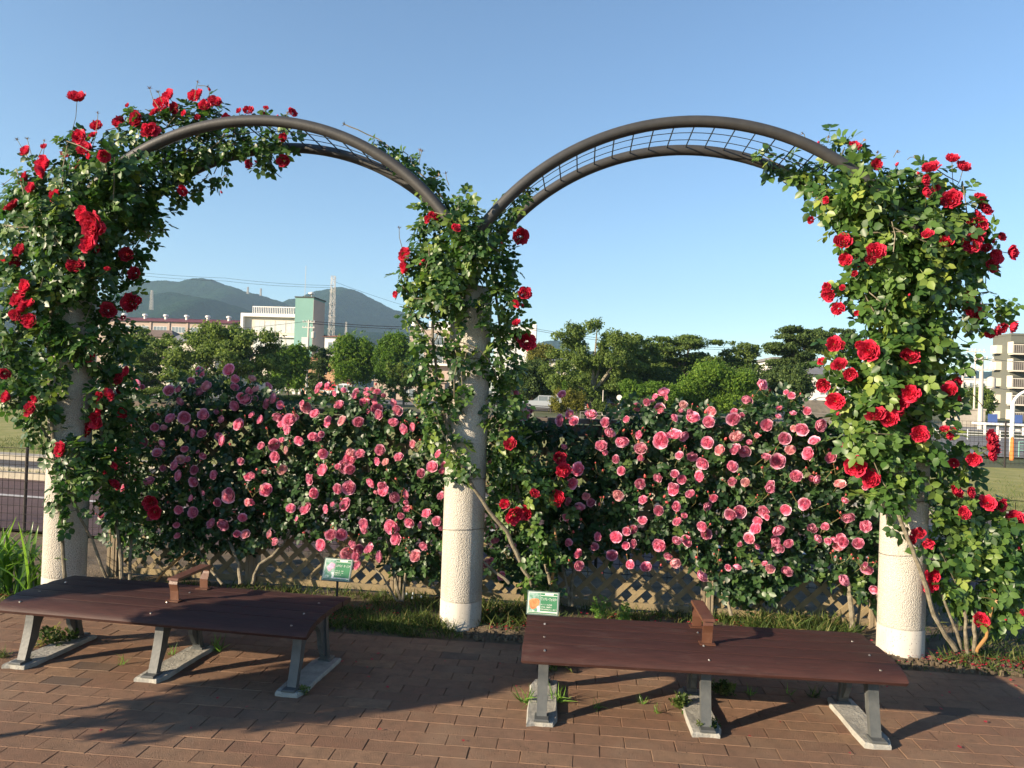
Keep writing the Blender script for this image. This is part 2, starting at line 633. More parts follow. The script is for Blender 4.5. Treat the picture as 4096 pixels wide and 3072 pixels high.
# ---- rose leaf templates (unit: leaf about 1 long)
def leaflet(r, length, w, dirang, base, lift):
    L = length
    fold = r.uniform(.06, .16) * w * 2
    curl = r.uniform(-.10, .04) * L
    pts = np.array([[0, 0, 0], [0, .34 * L, .02 * L], [0, .70 * L, curl * .4], [0, L, curl],
                    [-w * .78, .26 * L, fold], [-w * .80, .62 * L, fold * .9 + curl * .3],
                    [w * .78, .26 * L, fold], [w * .80, .62 * L, fold * .9 + curl * .3]])
    T = np.array([[0, 1, 4], [1, 2, 5], [1, 5, 4], [2, 3, 5], [0, 6, 1], [1, 7, 2], [1, 6, 7], [2, 7, 3]])
    tl = r.uniform(-.5, .35)
    ct, st = math.cos(tl), math.sin(tl)
    pts = pts @ np.array([[ct, 0, st], [0, 1, 0], [-st, 0, ct]]).T
    up = lift
    cu, su = math.cos(up), math.sin(up)
    pts = pts @ np.array([[1, 0, 0], [0, cu, -su], [0, su, cu]]).T
    c, s_ = math.cos(dirang), math.sin(dirang)
    pts = pts @ np.array([[c, s_, 0], [-s_, c, 0], [0, 0, 1]]).T
    return pts + np.array(base), T


def rose_leaf(seed, n=5, wide=1.0):
    r = random.Random(seed)
    V, T = [], []
    off = 0
    droop = r.uniform(-.25, .05)

    def addl(*a):
        nonlocal off
        v, t = leaflet(r, *a)
        V.append(v)
        T.append(t + off)
        off += len(v)
    addl(.42 * r.uniform(.9, 1.1), .135 * wide, r.uniform(-.15, .15), (0, .58, droop * .3), r.uniform(-.5, .2))
    ys = (.50, .22) if n == 5 else (.5, .3, .1)
    for i, y in enumerate(ys):
        for sd in (-1, 1):
            addl((.38 - .05 * i) * r.uniform(.88, 1.1), .125 * wide, sd * r.uniform(.85, 1.25), (sd * .01, y, droop * y * .5), r.uniform(-.35, .45))
    # rachis
    v = np.array([[-.008, 0, 0], [.008, 0, 0], [0, .3, .01 + droop * .1], [.004, .6, droop * .3]])
    V.append(v)
    T.append(np.array([[0, 1, 2], [1, 3, 2]]) + off)
    return np.concatenate(V), np.concatenate(T)


LEAVES = [rose_leaf(i) for i in range(6)]
LEAVES_R = [rose_leaf(30 + i, 5, 1.22) for i in range(6)]
TUFT = []
for i in range(4):
    rr = np.random.default_rng(i)
    V, T = [], []
    for k in range(4):
        a = rr.uniform(0, 6.28)
        c = rr.normal(0, .28, 3)
        d1 = unit(rr.normal(0, 1, 3))
        d2 = unit(np.cross(d1, rr.normal(0, 1, 3)))
        V.append(np.array([c - d1 * .42, c + d2 * .26, c + d1 * .42, c - d2 * .26 + rr.normal(0, .08, 3)]))
        T.append(np.array([[0, 1, 2], [0, 2, 3]]) + k * 4)
    TUFT.append((np.concatenate(V), np.concatenate(T)))


# ------------------------------------------------------------------ THE SETTING
def sheet(name, poly, z, mat, kind='structure', zf=None):
    mb = MB()
    mb.add([(x, y, z) for x, y in poly], [tuple(range(len(poly)))])
    o = mb.build(name, mat)
    o['kind'] = kind
    return o


ground = sheet('ground', [(-2850, -20), (2850, -20), (2850, 3250), (-2850, 3250)], -.10, M['ground'])
# lines behind the bed run at a slight angle to the row of pillars
SL = -.11


def strip(name, c0, c1, z, mat, x0=-60, x1=60):
    return sheet(name, [(x0, c0 + SL * x0), (x1, c0 + SL * x1), (x1, c1 + SL * x1), (x0, c1 + SL * x0)], z, mat)


strip('cycle_path', 1.9, 5.35, -.03, M['path'])
strip('path_line', 3.80, 3.93, -.026, M['white_line'])
strip('verge', 5.49, 5.9, -.02, M['lawn'])
strip('service_road', 6.04, 7.65, -.03, M['asphalt'])
strip('verge_soil', 8.07, 8.5, -.035, M['kerb'])
for c0, c1 in ((5.35, 5.49), (5.9, 6.04), (7.65, 8.07)):
    x0, x1 = -40, 40
    mb = MB()
    poly = [(x0, c0 + SL * x0), (x1, c0 + SL * x1), (x1, c1 + SL * x1), (x0, c1 + SL * x0)]
    mb.prism(poly, 2, -.05, .07)
    o = mb.build('kerb', M['kerb'])
    o['kind'] = 'structure'


def far_lawn():
    nx, ny = 160, 60
    X = np.linspace(-60, 40, nx)
    V = []
    for j in range(ny):
        t = j / (ny - 1)
        for x in X:
            y0 = 8.5 + SL * x
            y1 = 17.6 if x > 6 else 17.6 + min((6 - x) * 1.0, 22)
            y = y0 + (y1 - y0) * t ** 1.5
            V.append((x, y, .0 + .03 * math.sin(x * .7 + y * .5) * t + random.uniform(0, .02)))
    T = []
    for j in range(ny - 1):
        for i in range(nx - 1):
            a = j * nx + i
            T += [(a, a + 1, a + nx + 1), (a, a + nx + 1, a + nx)]
    o = link('lawn', npmesh('lawn', np.array(V), np.array(T), M['lawn'], smooth=True))
    o['kind'] = 'structure'


far_lawn()
sheet('street', [(-140, 60), (-20, 72), (20, 58), (70, 40), (90, 48), (30, 72), (-20, 92), (-160, 150)], -.06, M['street'])
sheet('street', [(8, 24.5), (60, 18), (90, 40), (16, 44)], -.055, M['street'])


# bed of soil behind the paving
def soil():
    nx, ny = 150, 26
    V = []
    for j in range(ny):
        for i in range(nx):
            x = -9 + 18 * i / (nx - 1)
            y = -.345 + (2.05 + .345) * j / (ny - 1)
            edge = min(1, j / 3)
            V.append((x, y, -.012 + edge * (.02 + .018 * math.sin(x * 5.1 + y * 3) * math.sin(x * 2.3 - y * 7) + random.uniform(-.008, .010))))
    T = []
    for j in range(ny - 1):
        for i in range(nx - 1):
            a = j * nx + i
            T += [(a, a + 1, a + nx + 1), (a, a + nx + 1, a + nx)]
    o = link('soil_bed', npmesh('soil_bed', np.array(V), np.array(T), M['soil'], smooth=True))
    o['kind'] = 'structure'


soil()

# brick paving
pav = sheet('brick_pavement', [(-9, -9), (9, -9), (9, -.345), (-9, -.345)], -.014, M['mortar'])
BL, BW = .245, .1155


def brick_geo(seed):
    r = random.Random(seed)
    mb = MB()
    j = lambda: r.uniform(-.0012, .0012)
    x, y = BL / 2 - .0013, BW / 2 - .0008
    b = .0018
    vs = []
    for z, ins in ((-.03, 0), (-.0025, 0), (0.0, b)):
        vs += [(-x + ins + j(), -y + ins + j(), z), (x - ins + j(), -y + ins + j(), z), (x - ins + j(), y - ins + j(), z), (-x + ins + j(), y - ins + j(), z)]
    fs = []
    for c in (0, 4):
        for i in range(4):
            k = (i + 1) % 4
            fs.append((c + i, c + k, c + 4 + k, c + 4 + i))
    fs.append((8, 9, 10, 11))
    mb.add(vs, fs)
    return mb


BM = [brick_geo(i).mesh('brick', M['brick']) for i in range(6)]
for me in BM:
    a = me.attributes.new('tint', 'FLOAT', 'POINT')
bricks = []
row = 0
y = -.345 - BW / 2
while y > -5.2:
    x = -7 + (BL / 2 if row % 2 else 0) + random.uniform(-.01, .01)
    while x < 7:
        bricks.append((x, y))
        x += BL
    y -= BW
    row += 1


def inframe(x, y, z=0):
    d = np.array([x, y, z]) - CAM
    w = d @ CF
    if w < .3: return None
    sx, sy = 2048 + FPX * (d @ CR) / w, 1536 - FPX * (d @ CU) / w
    return sx, sy, w


vis, rest = [], []
for b in bricks:
    q = inframe(*b)
    if q and -60 < q[0] < 4156 and 0 < q[1] < 3140:
        vis.append((q[2], b))
    else:
        rest.append(b)
vis.sort()
near = [b for d, b in vis[:300]]
rest += [b for d, b in vis[300:]]
for i, (x, y) in enumerate(near):
    o = link('brick', BM[i % 6], pav)
    o.location = (x, y, random.uniform(-.0016, .0008))
    o.rotation_euler = (random.uniform(-.008, .008), random.uniform(-.006, .006), random.uniform(-.006, .006) + (PI if random.random() < .5 else 0))
VV, TT, CC = [], [], []
mbq = MB()
tt = []
for i, (x, y) in enumerate(rest):
    g = brick_geo(i % 9)
    z = random.uniform(-.0016, .0008)
    mbq.add([(a + x, b + y, c + z) for a, b, c in g.v], g.f)
    tt += [random.random()] * len(g.v)
o = link('brick_field', mbq.mesh('brick_field', M['brick'], fix=False), pav)
a = o.data.attributes.new('tint', 'FLOAT', 'POINT')
a.data.foreach_set('value', tt)
o['kind'] = 'stuff'


# ------------------------------------------------------------------ PILLARS
SP = 3.047
PR = .15


def ring(mb, z0, z1, r0, r1, n=40):
    vs = [(r0 * math.cos(2 * PI * k / n), r0 * math.sin(2 * PI * k / n), z0) for k in range(n)]
    vs += [(r1 * math.cos(2 * PI * k / n), r1 * math.sin(2 * PI * k / n), z1) for k in range(n)]
    mb.add(vs, [(k, (k + 1) % n, n + (k + 1) % n, n + k) for k in range(n)])


def lathe(prof, n=40):
    mb = MB()
    vs = []
    for r, z in prof:
        vs += [(r * math.cos(2 * PI * k / n), r * math.sin(2 * PI * k / n), z) for k in range(n)]
    fs = []
    for i in range(len(prof) - 1):
        for k in range(n):
            j = (k + 1) % n
            fs.append((i * n + k, i * n + j, (i + 1) * n + j, (i + 1) * n + k))
    fs.append(tuple(range(n)))
    fs.append(tuple((len(prof) - 1) * n + k for k in range(n)))
    return mb.add(vs, fs)


def tie(mb, z, tilt=.01, r=.1525, th=.0022):
    n = 36
    pts = [(r * math.cos(2 * PI * k / n), r * math.sin(2 * PI * k / n), z + tilt * math.cos(2 * PI * k / n + 1)) for k in range(n + 1)]
    mb.tube(pts, th, 5, cap=False)


def make_pillar(label):
    r = empty('concrete_pillar', (0, 0, 0), label, 'pillar', 'round concrete pillars of the rose arches')
    lathe([(PR, -.08), (PR, .185), (PR - .004, .190)]).build('base', M['conc'], r, True)
    lathe([(PR - .005, .190), (PR - .005, .1955), (PR - .001, .1985), (PR - .001, 2.33), (PR - .006, 2.335)]).build('shaft', M['agg'], r, True)
    lathe([(PR - .008, 2.335), (PR - .002, 2.345), (PR - .002, 2.425), (PR - .012, 2.44)]).build('cap', M['conc'], r, True)
    mb = MB()
    mb.tube([(0, 0, 2.44), (0, 0, 2.66)], .045, 16)
    mb.tube([(0, -.33, 2.64), (0, .33, 2.64)], .034, 14)
    mb.build('bracket', M['tube'], r, True)
    for z in (.72, 1.02, 1.95):
        mb = MB()
        tie(mb, z + random.uniform(-.05, .05), .02)
        mb.build('tie_wire', M['galv'], r)
    return r


def copy_tree(o, parent=None):
    c = o.copy()
    COL.objects.link(c)
    c.parent = parent
    for ch in list(o.children):
        copy_tree(ch, c)
    return c


p0 = make_pillar('middle pale pillar between the two benches, wrapped in a thin vine')
pl = copy_tree(p0)
pl.location = (-SP, 0, 0)
pl.rotation_euler = (0, 0, 2.0)
for ch in pl.children:
    if ch.name.startswith('bracket'): ch.rotation_euler = (0, 0, -2.0)
pl['label'] = 'shaded pale pillar behind the left end of the left bench'
pr_ = copy_tree(p0)
pr_.location = (SP, 0, 0)
pr_.rotation_euler = (0, 0, .9)
for ch in pr_.children:
    if ch.name.startswith('bracket'): ch.rotation_euler = (0, 0, -.9)
pr_['label'] = 'bright sunlit pillar standing at the right end of the right bench'

# ------------------------------------------------------------------ ARCHES
AR, ACZ, AHY = 1.75, 1.795, .30
AEND = math.asin((SP / 2) / AR)


def make_arch(label):
    r = empty('rose_arch', (0, 0, 2.6), label, 'arch', 'steel tube arches for climbing roses')

    def P(t, y, dr=0):
        return ((AR + dr) * math.sin(t), y, ACZ + (AR + dr) * math.cos(t) - 2.6)
    for yy in (-AHY, AHY):
        mb = MB()
        mb.tube([P(-AEND + 2 * AEND * i / 64, yy) for i in range(65)], .0385, 20)
        mb.build('arch_tube', M['tube'], r, True)
    n = 27
    rod = MB()
    rod.tube([(0, -AHY + .03, 0), (0, AHY - .03, 0)], .0048, 6)
    rm = rod.mesh('rung', M['rod'], True)
    for i in range(n):
        t = -AEND + 2 * AEND * (i + .5) / n
        p = P(t, 0, .012)
        o = link('rung', rm, r)
        o.location = p
    for yy in (-.17, -.02, .13):
        mb = MB()
        mb.tube([P(-AEND + 2 * AEND * i / 48, yy, .02) for i in range(49)], .0032, 5)
        mb.build('long_wire', M['rod'], r)
    return r


a1 = make_arch('right hand steel arch, its crown bare against the sky')
a1.location = (SP / 2, 0, 2.6)
a2 = copy_tree(a1)
a2.location = (-SP / 2, 0, 2.6)
a2['label'] = 'left hand steel arch, its left half buried under red roses'

# ------------------------------------------------------------------ LATTICE FENCE
def ty(x):
    return .62 - .04 * x


LF = empty('lattice_fence', (0, .62, 0), 'long wooden lattice fence with top rail behind the pink roses', 'fence')
PX = [-3.12, -1.87, -.63, .60, 1.83, 3.06]
ANG = math.atan(-.04)


def lput(mb, name, mat, x, smooth=False):
    o = mb.build(name, mat, LF, smooth)
    o.location = (x, ty(x) - .62, 0)
    o.rotation_euler = (0, 0, ANG)
    return o


for x in PX:
    mb = MB()
    g = .012
    poly = [(-.045, -.045), (-.02, -.045), (-.017, -.04), (-.006, -.04), (-.003, -.045), (.02, -.045), (.023, -.04), (.034, -.04), (.037, -.045), (.045, -.045), (.045, .045), (-.045, .045)]
    mb.prism(poly, 2, -.1, 1.46)
    lput(mb, 'post', M['post'], x)
for i in range(5):
    xa, xb = PX[i] + .045, PX[i + 1] - .045
    xm, w = (xa + xb) / 2, (xb - xa)
    mb = MB().box(-w / 2 - .045, w / 2 + .045, -.06, .06, 1.462, 1.50, bev=.006)
    lput(mb, 'top_rail', M['rail'], xm)
    mb = MB().box(-w / 2 + .001, w / 2 - .001, -.022, .022, 1.36, 1.45)
    lput(mb, 'upper_rail', M['rail'], xm)
    mb = MB().box(-w / 2 + .001, w / 2 - .001, -.025, .025, .735, .80)
    lput(mb, 'middle_rail', M['post'], xm)
    mb = MB().box(-w / 2 + .001, w / 2 - .001, -.02, .02, .035, .085)
    lput(mb, 'bottom_rail', M['slat'], xm)
    for (z0, z1) in ((.087, .733), (.802, 1.358)):
        h = z1 - z0
        step = .155
        for sgn in (1, -1):
            k = -h
            while k < w:
                # line x = k + z
                za = max(0, -k)
                zb = min(h, w - k)
                if zb - za > .04:
                    L = (zb - za) * math.sqrt(2)
                    mb = MB()
                    mb.box(-L / 2, L / 2, -.006, .006, -.020, .020)
                    o = mb.build('slat', M['slat'], LF)
                    cx = (k + (za + zb) / 2) - w / 2
                    cz = z0 + (za + zb) / 2
                    X = xm + (cx if sgn > 0 else -cx)
                    o.location = (X, ty(X) - .62 + (-.0075 if sgn > 0 else .0075), cz)
                    o.rotation_euler = (0, -sgn * PI / 4, ANG)
                k += step

# wire mesh fence behind
WF = empty('wire_fence', (0, 1.7, 0), 'low dark wire mesh fence between the rose bed and the path', 'fence')
mb = MB()


def wy(x): return 1.72 - .07 * x


x = -8.0
i = 0
while x < 9:
    mb.tube([(x, wy(x) - 1.7, -.02), (x, wy(x) - 1.7, .90)], .0028, 4, cap=False)
    x += .072
z = .05
while z < .92:
    mb.tube([(-8, wy(-8) - 1.7, z), (9, wy(9) - 1.7, z)], .0030, 4, cap=False)
    z += .0865
o = mb.mesh('mesh_wires', M['wire'], fix=False)
o = link('mesh_wires', o, WF)
o['kind'] = 'stuff'
for x in (-7, -5, -3, -1, 1, 3, 5, 7, 8.9):
    MB().tube([(x, wy(x) - 1.68, -.1), (x, wy(x) - 1.68, .95)], .016, 8).build('post', M['wire'], WF, True)


# ------------------------------------------------------------------ BENCHES
def make_bench(label):
    """local: x along length (0 centre), y from front (-) to back (+), origin on the ground"""
    r = empty('park_bench', (0, 0, 0), label, 'bench', 'maroon benches with iron legs facing the roses')
    L = .945
    # seat planks follow a gentle convex curve
    n = 5
    edges = np.linspace(-.325, .325, n + 1)

    def sz(y):
        t = (y + .0) / .325
        return .404 - .014 * t * t - (.036 * max(0, (-t - .60) / .4) ** 1.8)
    for i in range(n):
        y0, y1 = edges[i] + .0025, edges[i + 1] - .0025
        m = 6
        top = [(y0 + (y1 - y0) * k / m, 0) for k in range(m + 1)]
        top = [(y, sz(y) + .004 * (1 - ((y - (y0 + y1) / 2) / ((y1 - y0) / 2)) ** 4) - .004) for y, _ in top]
        th = .038
        if i == 0:
            y0r = y0
            poly = [(y0r + .016, sz(y0) - .034), (y0r + .002, sz(y0) - .028), (y0r - .004, sz(y0) - .014)] + top
        else:
            poly = list(top)
        if i == n - 1:
            poly += [(y1 + .004, sz(y1) - .012), (y1, sz(y1) - .034)]
        else:
            poly += [(y1, sz(y1) - th)]
        if i != 0:
            poly += [(y0, sz(y0) - th)]
        xs = random.uniform(-.004, .004)
        mb = MB()
        seg = 8
        # bevelled ends
        vs = []
        N = len(poly)
        cy = sum(p[0] for p in poly) / N
        cz = sum(p[1] for p in poly) / N
        stations = [(-L - xs, .86), (-L + .007, 1)] + [(-L + .007 + (2 * L - .014) * k / seg, 1) for k in range(1, seg)] + [(L - .007, 1), (L + xs, .86)]
        for x, s in stations:
            sag = .002 * math.sin(x * 3 + i)
            vs += [(x, cy + (p[0] - cy) * (s * .04 + .96), cz + (p[1] - cz) * s + sag * 0) for p in poly]
        fs = [tuple(range(N))] + [tuple(reversed([(len(stations) - 1) * N + k for k in range(N)]))]
        for q in range(len(stations) - 1):
            for k in range(N):
                j = (k + 1) % N
                fs.append((q * N + k, (q + 1) * N + k, (q + 1) * N + j, q * N + j))
        mb.add(vs, fs)
        o = mb.build('seat_plank', M['plank'], r, True)
    # leg frames
    for x in (-.835, 0, .835):
        f = empty_part('leg_frame', (x, 0, 0), r)
        w = .026

        def leg(sgn):
            out = []
            inn = []
            for k in range(13):
                z = .03 + (.352 - .03) * k / 12
                t = (z - .03) / .322
                yo = .245 - .060 * math.sin(PI / 2 * t)
                wd = .034 + .006 * (1 - t)
                yi = yo - wd
                out.append((sgn * yo, z))
                inn.append((sgn * yi, z))
            mb = MB()
            poly = out + list(reversed(inn))
            mb.prism(poly, 0, -w, w)
            return mb
        leg(-1).build('front_leg', M['iron'], f, True)
        leg(1).build('rear_leg', M['iron'], f, True)
        # arched web between the legs
        mb = MB()
        hw = .128
        arc = [(-hw * math.cos(PI * k / 16), .14 + .155 * math.sin(PI * k / 16)) for k in range(17)]
        poly = [(-.212, .045), (-.168, .075)] + arc + [(.168, .075), (.212, .045), (.218, .06), (.196, .15), (.176, .26), (.168, .352), (-.168, .352), (-.176, .26), (-.196, .15), (-.218, .06)]
        mb.prism(poly, 0, -.014, .014)
        mb.build('arch_web', M['iron'], f)
        MB().box(-.03, .03, -.20, .20, .353, .362).build('seat_bracket', M['iron'], f)
        for s in (-1, 1):
            MB().box(-.038, .038, s * .245 - .045, s * .245 + .045, .024, .036, bev=.004).build('foot_plate', M['iron'], f)
        for yy in (-.27, -.12, .1):
            mb = MB()
            zz = sz(yy) + .0005
            mb.tube([(x + random.uniform(-.01, .01), yy, zz - .003), (x, yy, zz + .0015)], .007, 10)
            mb.build('screw', M['screw'], r)
        # concrete footing, slightly broken edges
        mb = MB()
        n2 = 14
        ring_ = []
        for k in range(n2):
            t = k / n2 * 4
            sd, u = int(t), t - int(t)
            X, Y = .078, .292
            c = [(-X, -Y), (X, -Y), (X, Y), (-X, Y)]
            p, q = c[sd], c[(sd + 1) % 4]
            ring_.append((p[0] + (q[0] - p[0]) * u + random.uniform(-.006, .006), p[1] + (q[1] - p[1]) * u + random.uniform(-.008, .008)))
        vs = [(a, b, -.03) for a, b in ring_] + [(a, b, .014) for a, b in ring_] + [(a * .93, b * .975, .024 + random.uniform(-.002, .002)) for a, b in ring_]
        fs = [tuple(range(2 * n2, 3 * n2))]
        for b0 in (0, n2):
            for k in range(n2):
                j = (k + 1) % n2
                fs.append((b0 + k, b0 + j, b0 + n2 + j, b0 + n2 + k))
        mb.add(vs, fs)
        o = mb.build('footing', M['footing'], r)
        o.location = (x, 0, 0)
    # armrest on the middle frame
    ar = empty_part('armrest', (0, 0, 0), r)
    x0 = .02
    for y, nm in ((-.085, 'front_upright'), (.225, 'rear_upright')):
        mb = MB()
        s = 1 if y < 0 else -1
        poly = [(y, sz(y) + .0), (y - .006, sz(y) + .06), (y - .022 * s, .505), (y - .018 * s + .005, .530), (y - .010 * s + .006, .528), (y - .014 * s + .004, .503), (y + .001, sz(y) + .06), (y + .006, sz(y))]
        mb.prism(poly, 0, x0 - .026, x0 + .026)
        mb.build(nm, M['strap_metal'], ar, False)
        MB().box(x0 - .04, x0 + .04, y - .03, y + .03, sz(y) + .001, sz(y) + .006).build('foot_plate', M['strap_metal'], ar)
    poly = [(-.115, .528), (-.105, .540), (.235, .546), (.25, .538), (.25, .530), (.235, .526)]
    MB().prism(poly, 0, x0 - .033, x0 + .033).build('hand_rest', M['strap_metal'], ar)
    return r


def empty_part(name, loc, parent):
    o = bpy.data.objects.new(name, None)
    o.empty_display_size = .1
    COL.objects.link(o)
    o.parent = parent
    o.location = loc
    return o


b1 = make_bench('right maroon bench, fully sunlit, in front of the bright pillar')
b1.location = (1.497, -1.265, 0)
b1.rotation_euler = (0, 0, math.radians(1.3))
b2 = copy_tree(b1)
b2.location = (-1.53, -1.10, 0)
b2.rotation_euler = (0, 0, math.radians(-3.6))
b2['label'] = 'left maroon bench, partly shaded, in front of the shaded pillar'


# ------------------------------------------------------------------ PLANT LABELS
def text_mesh(name, body, size, mat, parent, loc, rot=(PI / 2, 0, 0), sx=1.0):
    cu = bpy.data.curves.new(name, 'FONT')
    cu.body = body
    cu.size = size
    cu.extrude = .0003
    cu.resolution_u = 2
    cu.align_x = 'LEFT'
    cu.materials.append(mat)
    tmp = bpy.data.objects.new('tmp_text', cu)
    me = bpy.data.meshes.new_from_object(tmp)
    bpy.data.objects.remove(tmp)
    o = link(name, me, parent)
    o.location = loc
    o.rotation_euler = rot
    o.scale = (sx, 1, 1)
    return o


def make_sign(loc, rz, tilt, w, h, label, title, pm, stake_h, roll=0.0, lines=()):
    r = empty('plant_label', (loc[0], loc[1], 0), label, 'sign')
    r.rotation_euler = (0, 0, rz)
    MB().tube([(0, .02, -.1), (0, .012, loc[2] - h * .3)], .009, 8).build('stake', M['stake'], r, True)
    bd = MB().box(-w / 2, w / 2, 0, .012, -h / 2, h / 2, bev=.0).build('board', M['board'], r)
    bd.location = (0, -.002, loc[2])
    bd.rotation_euler = (-tilt, roll, 0)
    m = .008
    MB().box(-w / 2 + m, w / 2 - m, -.0020, .0, -h / 2 + m, h / 2 - m).build('card', M['card_white'], bd)
    px1 = -w / 2 + m + (w - 2 * m) * .40
    MB().box(-w / 2 + m + .004, px1, -.0032, -.0020, -h / 2 + m + .012, h / 2 - m - .004).build('photo', M['photo_bg'], bd)
    # printed bloom: flat petals on the photo
    mb = MB()
    rr = random.Random(len(title))
    pcx, pcz = (-w / 2 + m + .004 + px1) / 2, .002
    for c in range(4 if 'pink' in pm else 2):
        ax, az = pcx + rr.uniform(-.014, .014), pcz + rr.uniform(-.028, .03)
        R_ = .019 if 'pink' in pm else .030
        poly = []
        for k in range(14):
            a = 2 * PI * k / 14
            q = R_ * (1 + .18 * math.sin(3 * a + c) + rr.uniform(-.08, .08))
            X = min(max(ax + q * math.cos(a), -w / 2 + m + .005), px1 - .001)
            Z = min(max(az + q * math.sin(a), -h / 2 + m + .013), h / 2 - m - .005)
            poly.append((X, Z))
        mb.prism(poly, 1, -.0038 - c * .0002, -.0032)
    mb.build('printed_bloom', M[pm], bd)
    gx0 = px1 + .003
    MB().box(gx0, w / 2 - m - .004, -.0032, -.0020, -h / 2 + m + .018, h / 2 - m - .004).build('green_field', M['card_green'], bd)
    MB().box(-w / 2 + m + .004, w / 2 - m - .004, -.0032, -.0020, -h / 2 + m + .002, -h / 2 + m + .009).build('green_strip', M['card_green'], bd)
    MB().box(gx0, w / 2 - m - .004, -.0040, -.0032, h / 2 - m - .020, h / 2 - m - .0175).build('white_rule', M['ink'], bd)
    MB().box(gx0 + .028, w / 2 - m - .030, -.0044, -.0032, h / 2 - m - .014, h / 2 - m - .006).build('header_tab', M['ink'], bd)
    tw = w / 2 - m - .006 - gx0
    t = text_mesh('title_text', title, .019, M['ink'], bd, (gx0 + .002, -.0040, h * .12))
    t.scale = (tw / (len(title) * .019) * 1.0, 1.25, 1)
    z = -.012
    for ln in lines:
        o = text_mesh('small_text', ln, .0095, M['ink'], bd, (gx0 + .003, -.0040, z))
        o.scale = (min(1.0, tw / (len(ln) * .0095)), 1, 1)
        z -= .0145
    return r


make_sign((-.93, .02, .340), .05, math.radians(24), .212, .166, 'green plant label on a stake with pink rose photo, beside the left bench', 'レオナルド・ダ・ビンチ', 'print_pink', .3, .04,
          ('フランス  1994', '四季咲き  つる', '花色 ピンク'))
make_sign((.613, -.52, .335), .0, math.radians(20), .208, .150, 'green plant label with orange rose photo behind the right bench', 'アンクル・ウォルター', 'print_orange', .3, .015,
          ('作 ドイツ  1963年発表', 'つる性  大輪咲き', '花色は緋赤色でよく目立つ'))


# ------------------------------------------------------------------ ROSES: BLOOMS
def rose_bloom(seed, kind):
    """nested cups of petals; the bloom looks along +Z and is about 1 in radius"""
    r = random.Random(seed)
    V, T, C = [], [], []
    off = 0
    red = kind == 'red'
    if red:
        rings = [(1.00, 5, 1.75, .30), (.92, 6, 1.85, .22), (.80, 6, 1.95, .16), (.66, 6, 2.05, .12), (.50, 6, 2.15, .10), (.34, 5, 2.25, .06), (.18, 4, 2.3, .03)]
    else:
        rings = [(1.00, 5, 1.55, .16), (.90, 6, 1.78, .08), (.77, 7, 1.92, .05), (.63, 7, 2.02, .04), (.50, 7, 2.10, .03), (.37, 6, 2.18, .02), (.24, 5, 2.25, .02), (.12, 4, 2.3, .01)]
    ph = r.uniform(0, 6)
    for ri, (R, n, pe, curl) in enumerate(rings):
        ph += .55
        for k in range(n):
            az = ph + 2 * PI * k / n + r.uniform(-.14, .14)
            half = PI / n * r.uniform(1.15, 1.5)
            wild = 1.0 if ri > 1 else 2.4
            Rk = R * (1 + r.uniform(-.06, .05) * wild)
            end = pe * (1 + r.uniform(-.06, .05) * wild)
            z0 = .30 * (1 - R) + r.uniform(-.02, .02)
            lean = r.uniform(-.05, .07)
            nu, nv = 5, 4
            for j in range(nv):
                v = j / (nv - 1)
                ph0 = .55 + (end - .55) * v
                for i in range(nu):
                    u = i / (nu - 1) * 2 - 1
                    e = ph0
                    rad = Rk
                    if j == nv - 1:
                        if red:
                            e += -.34 * abs(u) ** 1.2 + .12 * (abs(u) < .1) + r.uniform(-.10, .10)
                            rad += curl * (1 - .3 * abs(u)) + r.uniform(-.05, .09)
                        else:
                            e += -.22 * u * u + r.uniform(-.06, .06)
                            rad += curl + r.uniform(-.03, .03)
                    ang = az + u * half * (.55 + .45 * math.sin(PI * min(1, .25 + .6 * v))) * (1 if not red else .85)
                    x = rad * math.sin(e)
                    zz = -rad * math.cos(e) + z0
                    x += .03 * math.sin(u * 5 + k) * v
                    V.append((x * math.cos(ang), x * math.sin(ang), zz * .72 + lean * v))
                    t = .10 + .55 * v ** 2 * (1 if not red else .7) + (.25 if (ri == 0 and not red) else 0) + (.12 if j == nv - 1 else 0) - .10 * (ri > 4)
                    C.append(min(1, max(0, t)))
            for j in range(nv - 1):
                for i in range(nu - 1):
                    a = off + j * nu + i
                    T.extend([(a, a + 1, a + nu + 1), (a, a + nu + 1, a + nu)])
            off += nu * nv
    V = np.array(V)
    # a little lopsided, like real blooms
    V[:, 0] *= r.uniform(.84, 1.08)
    V[:, 2] += .12 * V[:, 0] * r.uniform(-1, 1)
    return npmesh('bloom', V, np.array(T), M['petal_' + kind], C, smooth=True)


def bud_mesh(seed, mat):
    r = random.Random(seed)
    V, T, C = [], [], []
    prof = [(.06, -.9), (.42, -.55), (.55, -.1), (.42, .4), (.18, .8), (.02, .95)]
    n = 8
    for i, (rr_, z) in enumerate(prof):
        for k in range(n):
            a = 2 * PI * k / n + i * .35
            q = rr_ * (1 + .14 * math.cos(3 * a + seed))
            V.append((q * math.cos(a), q * math.sin(a), z))
            C.append(i / 8)
    for i in range(len(prof) - 1):
        for k in range(n):
            j = (k + 1) % n
            T += [(i * n + k, i * n + j, (i + 1) * n + j), (i * n + k, (i + 1) * n + j, (i + 1) * n + k)]
    return npmesh('bud', np.array(V, float), np.array(T), mat, C, smooth=True)


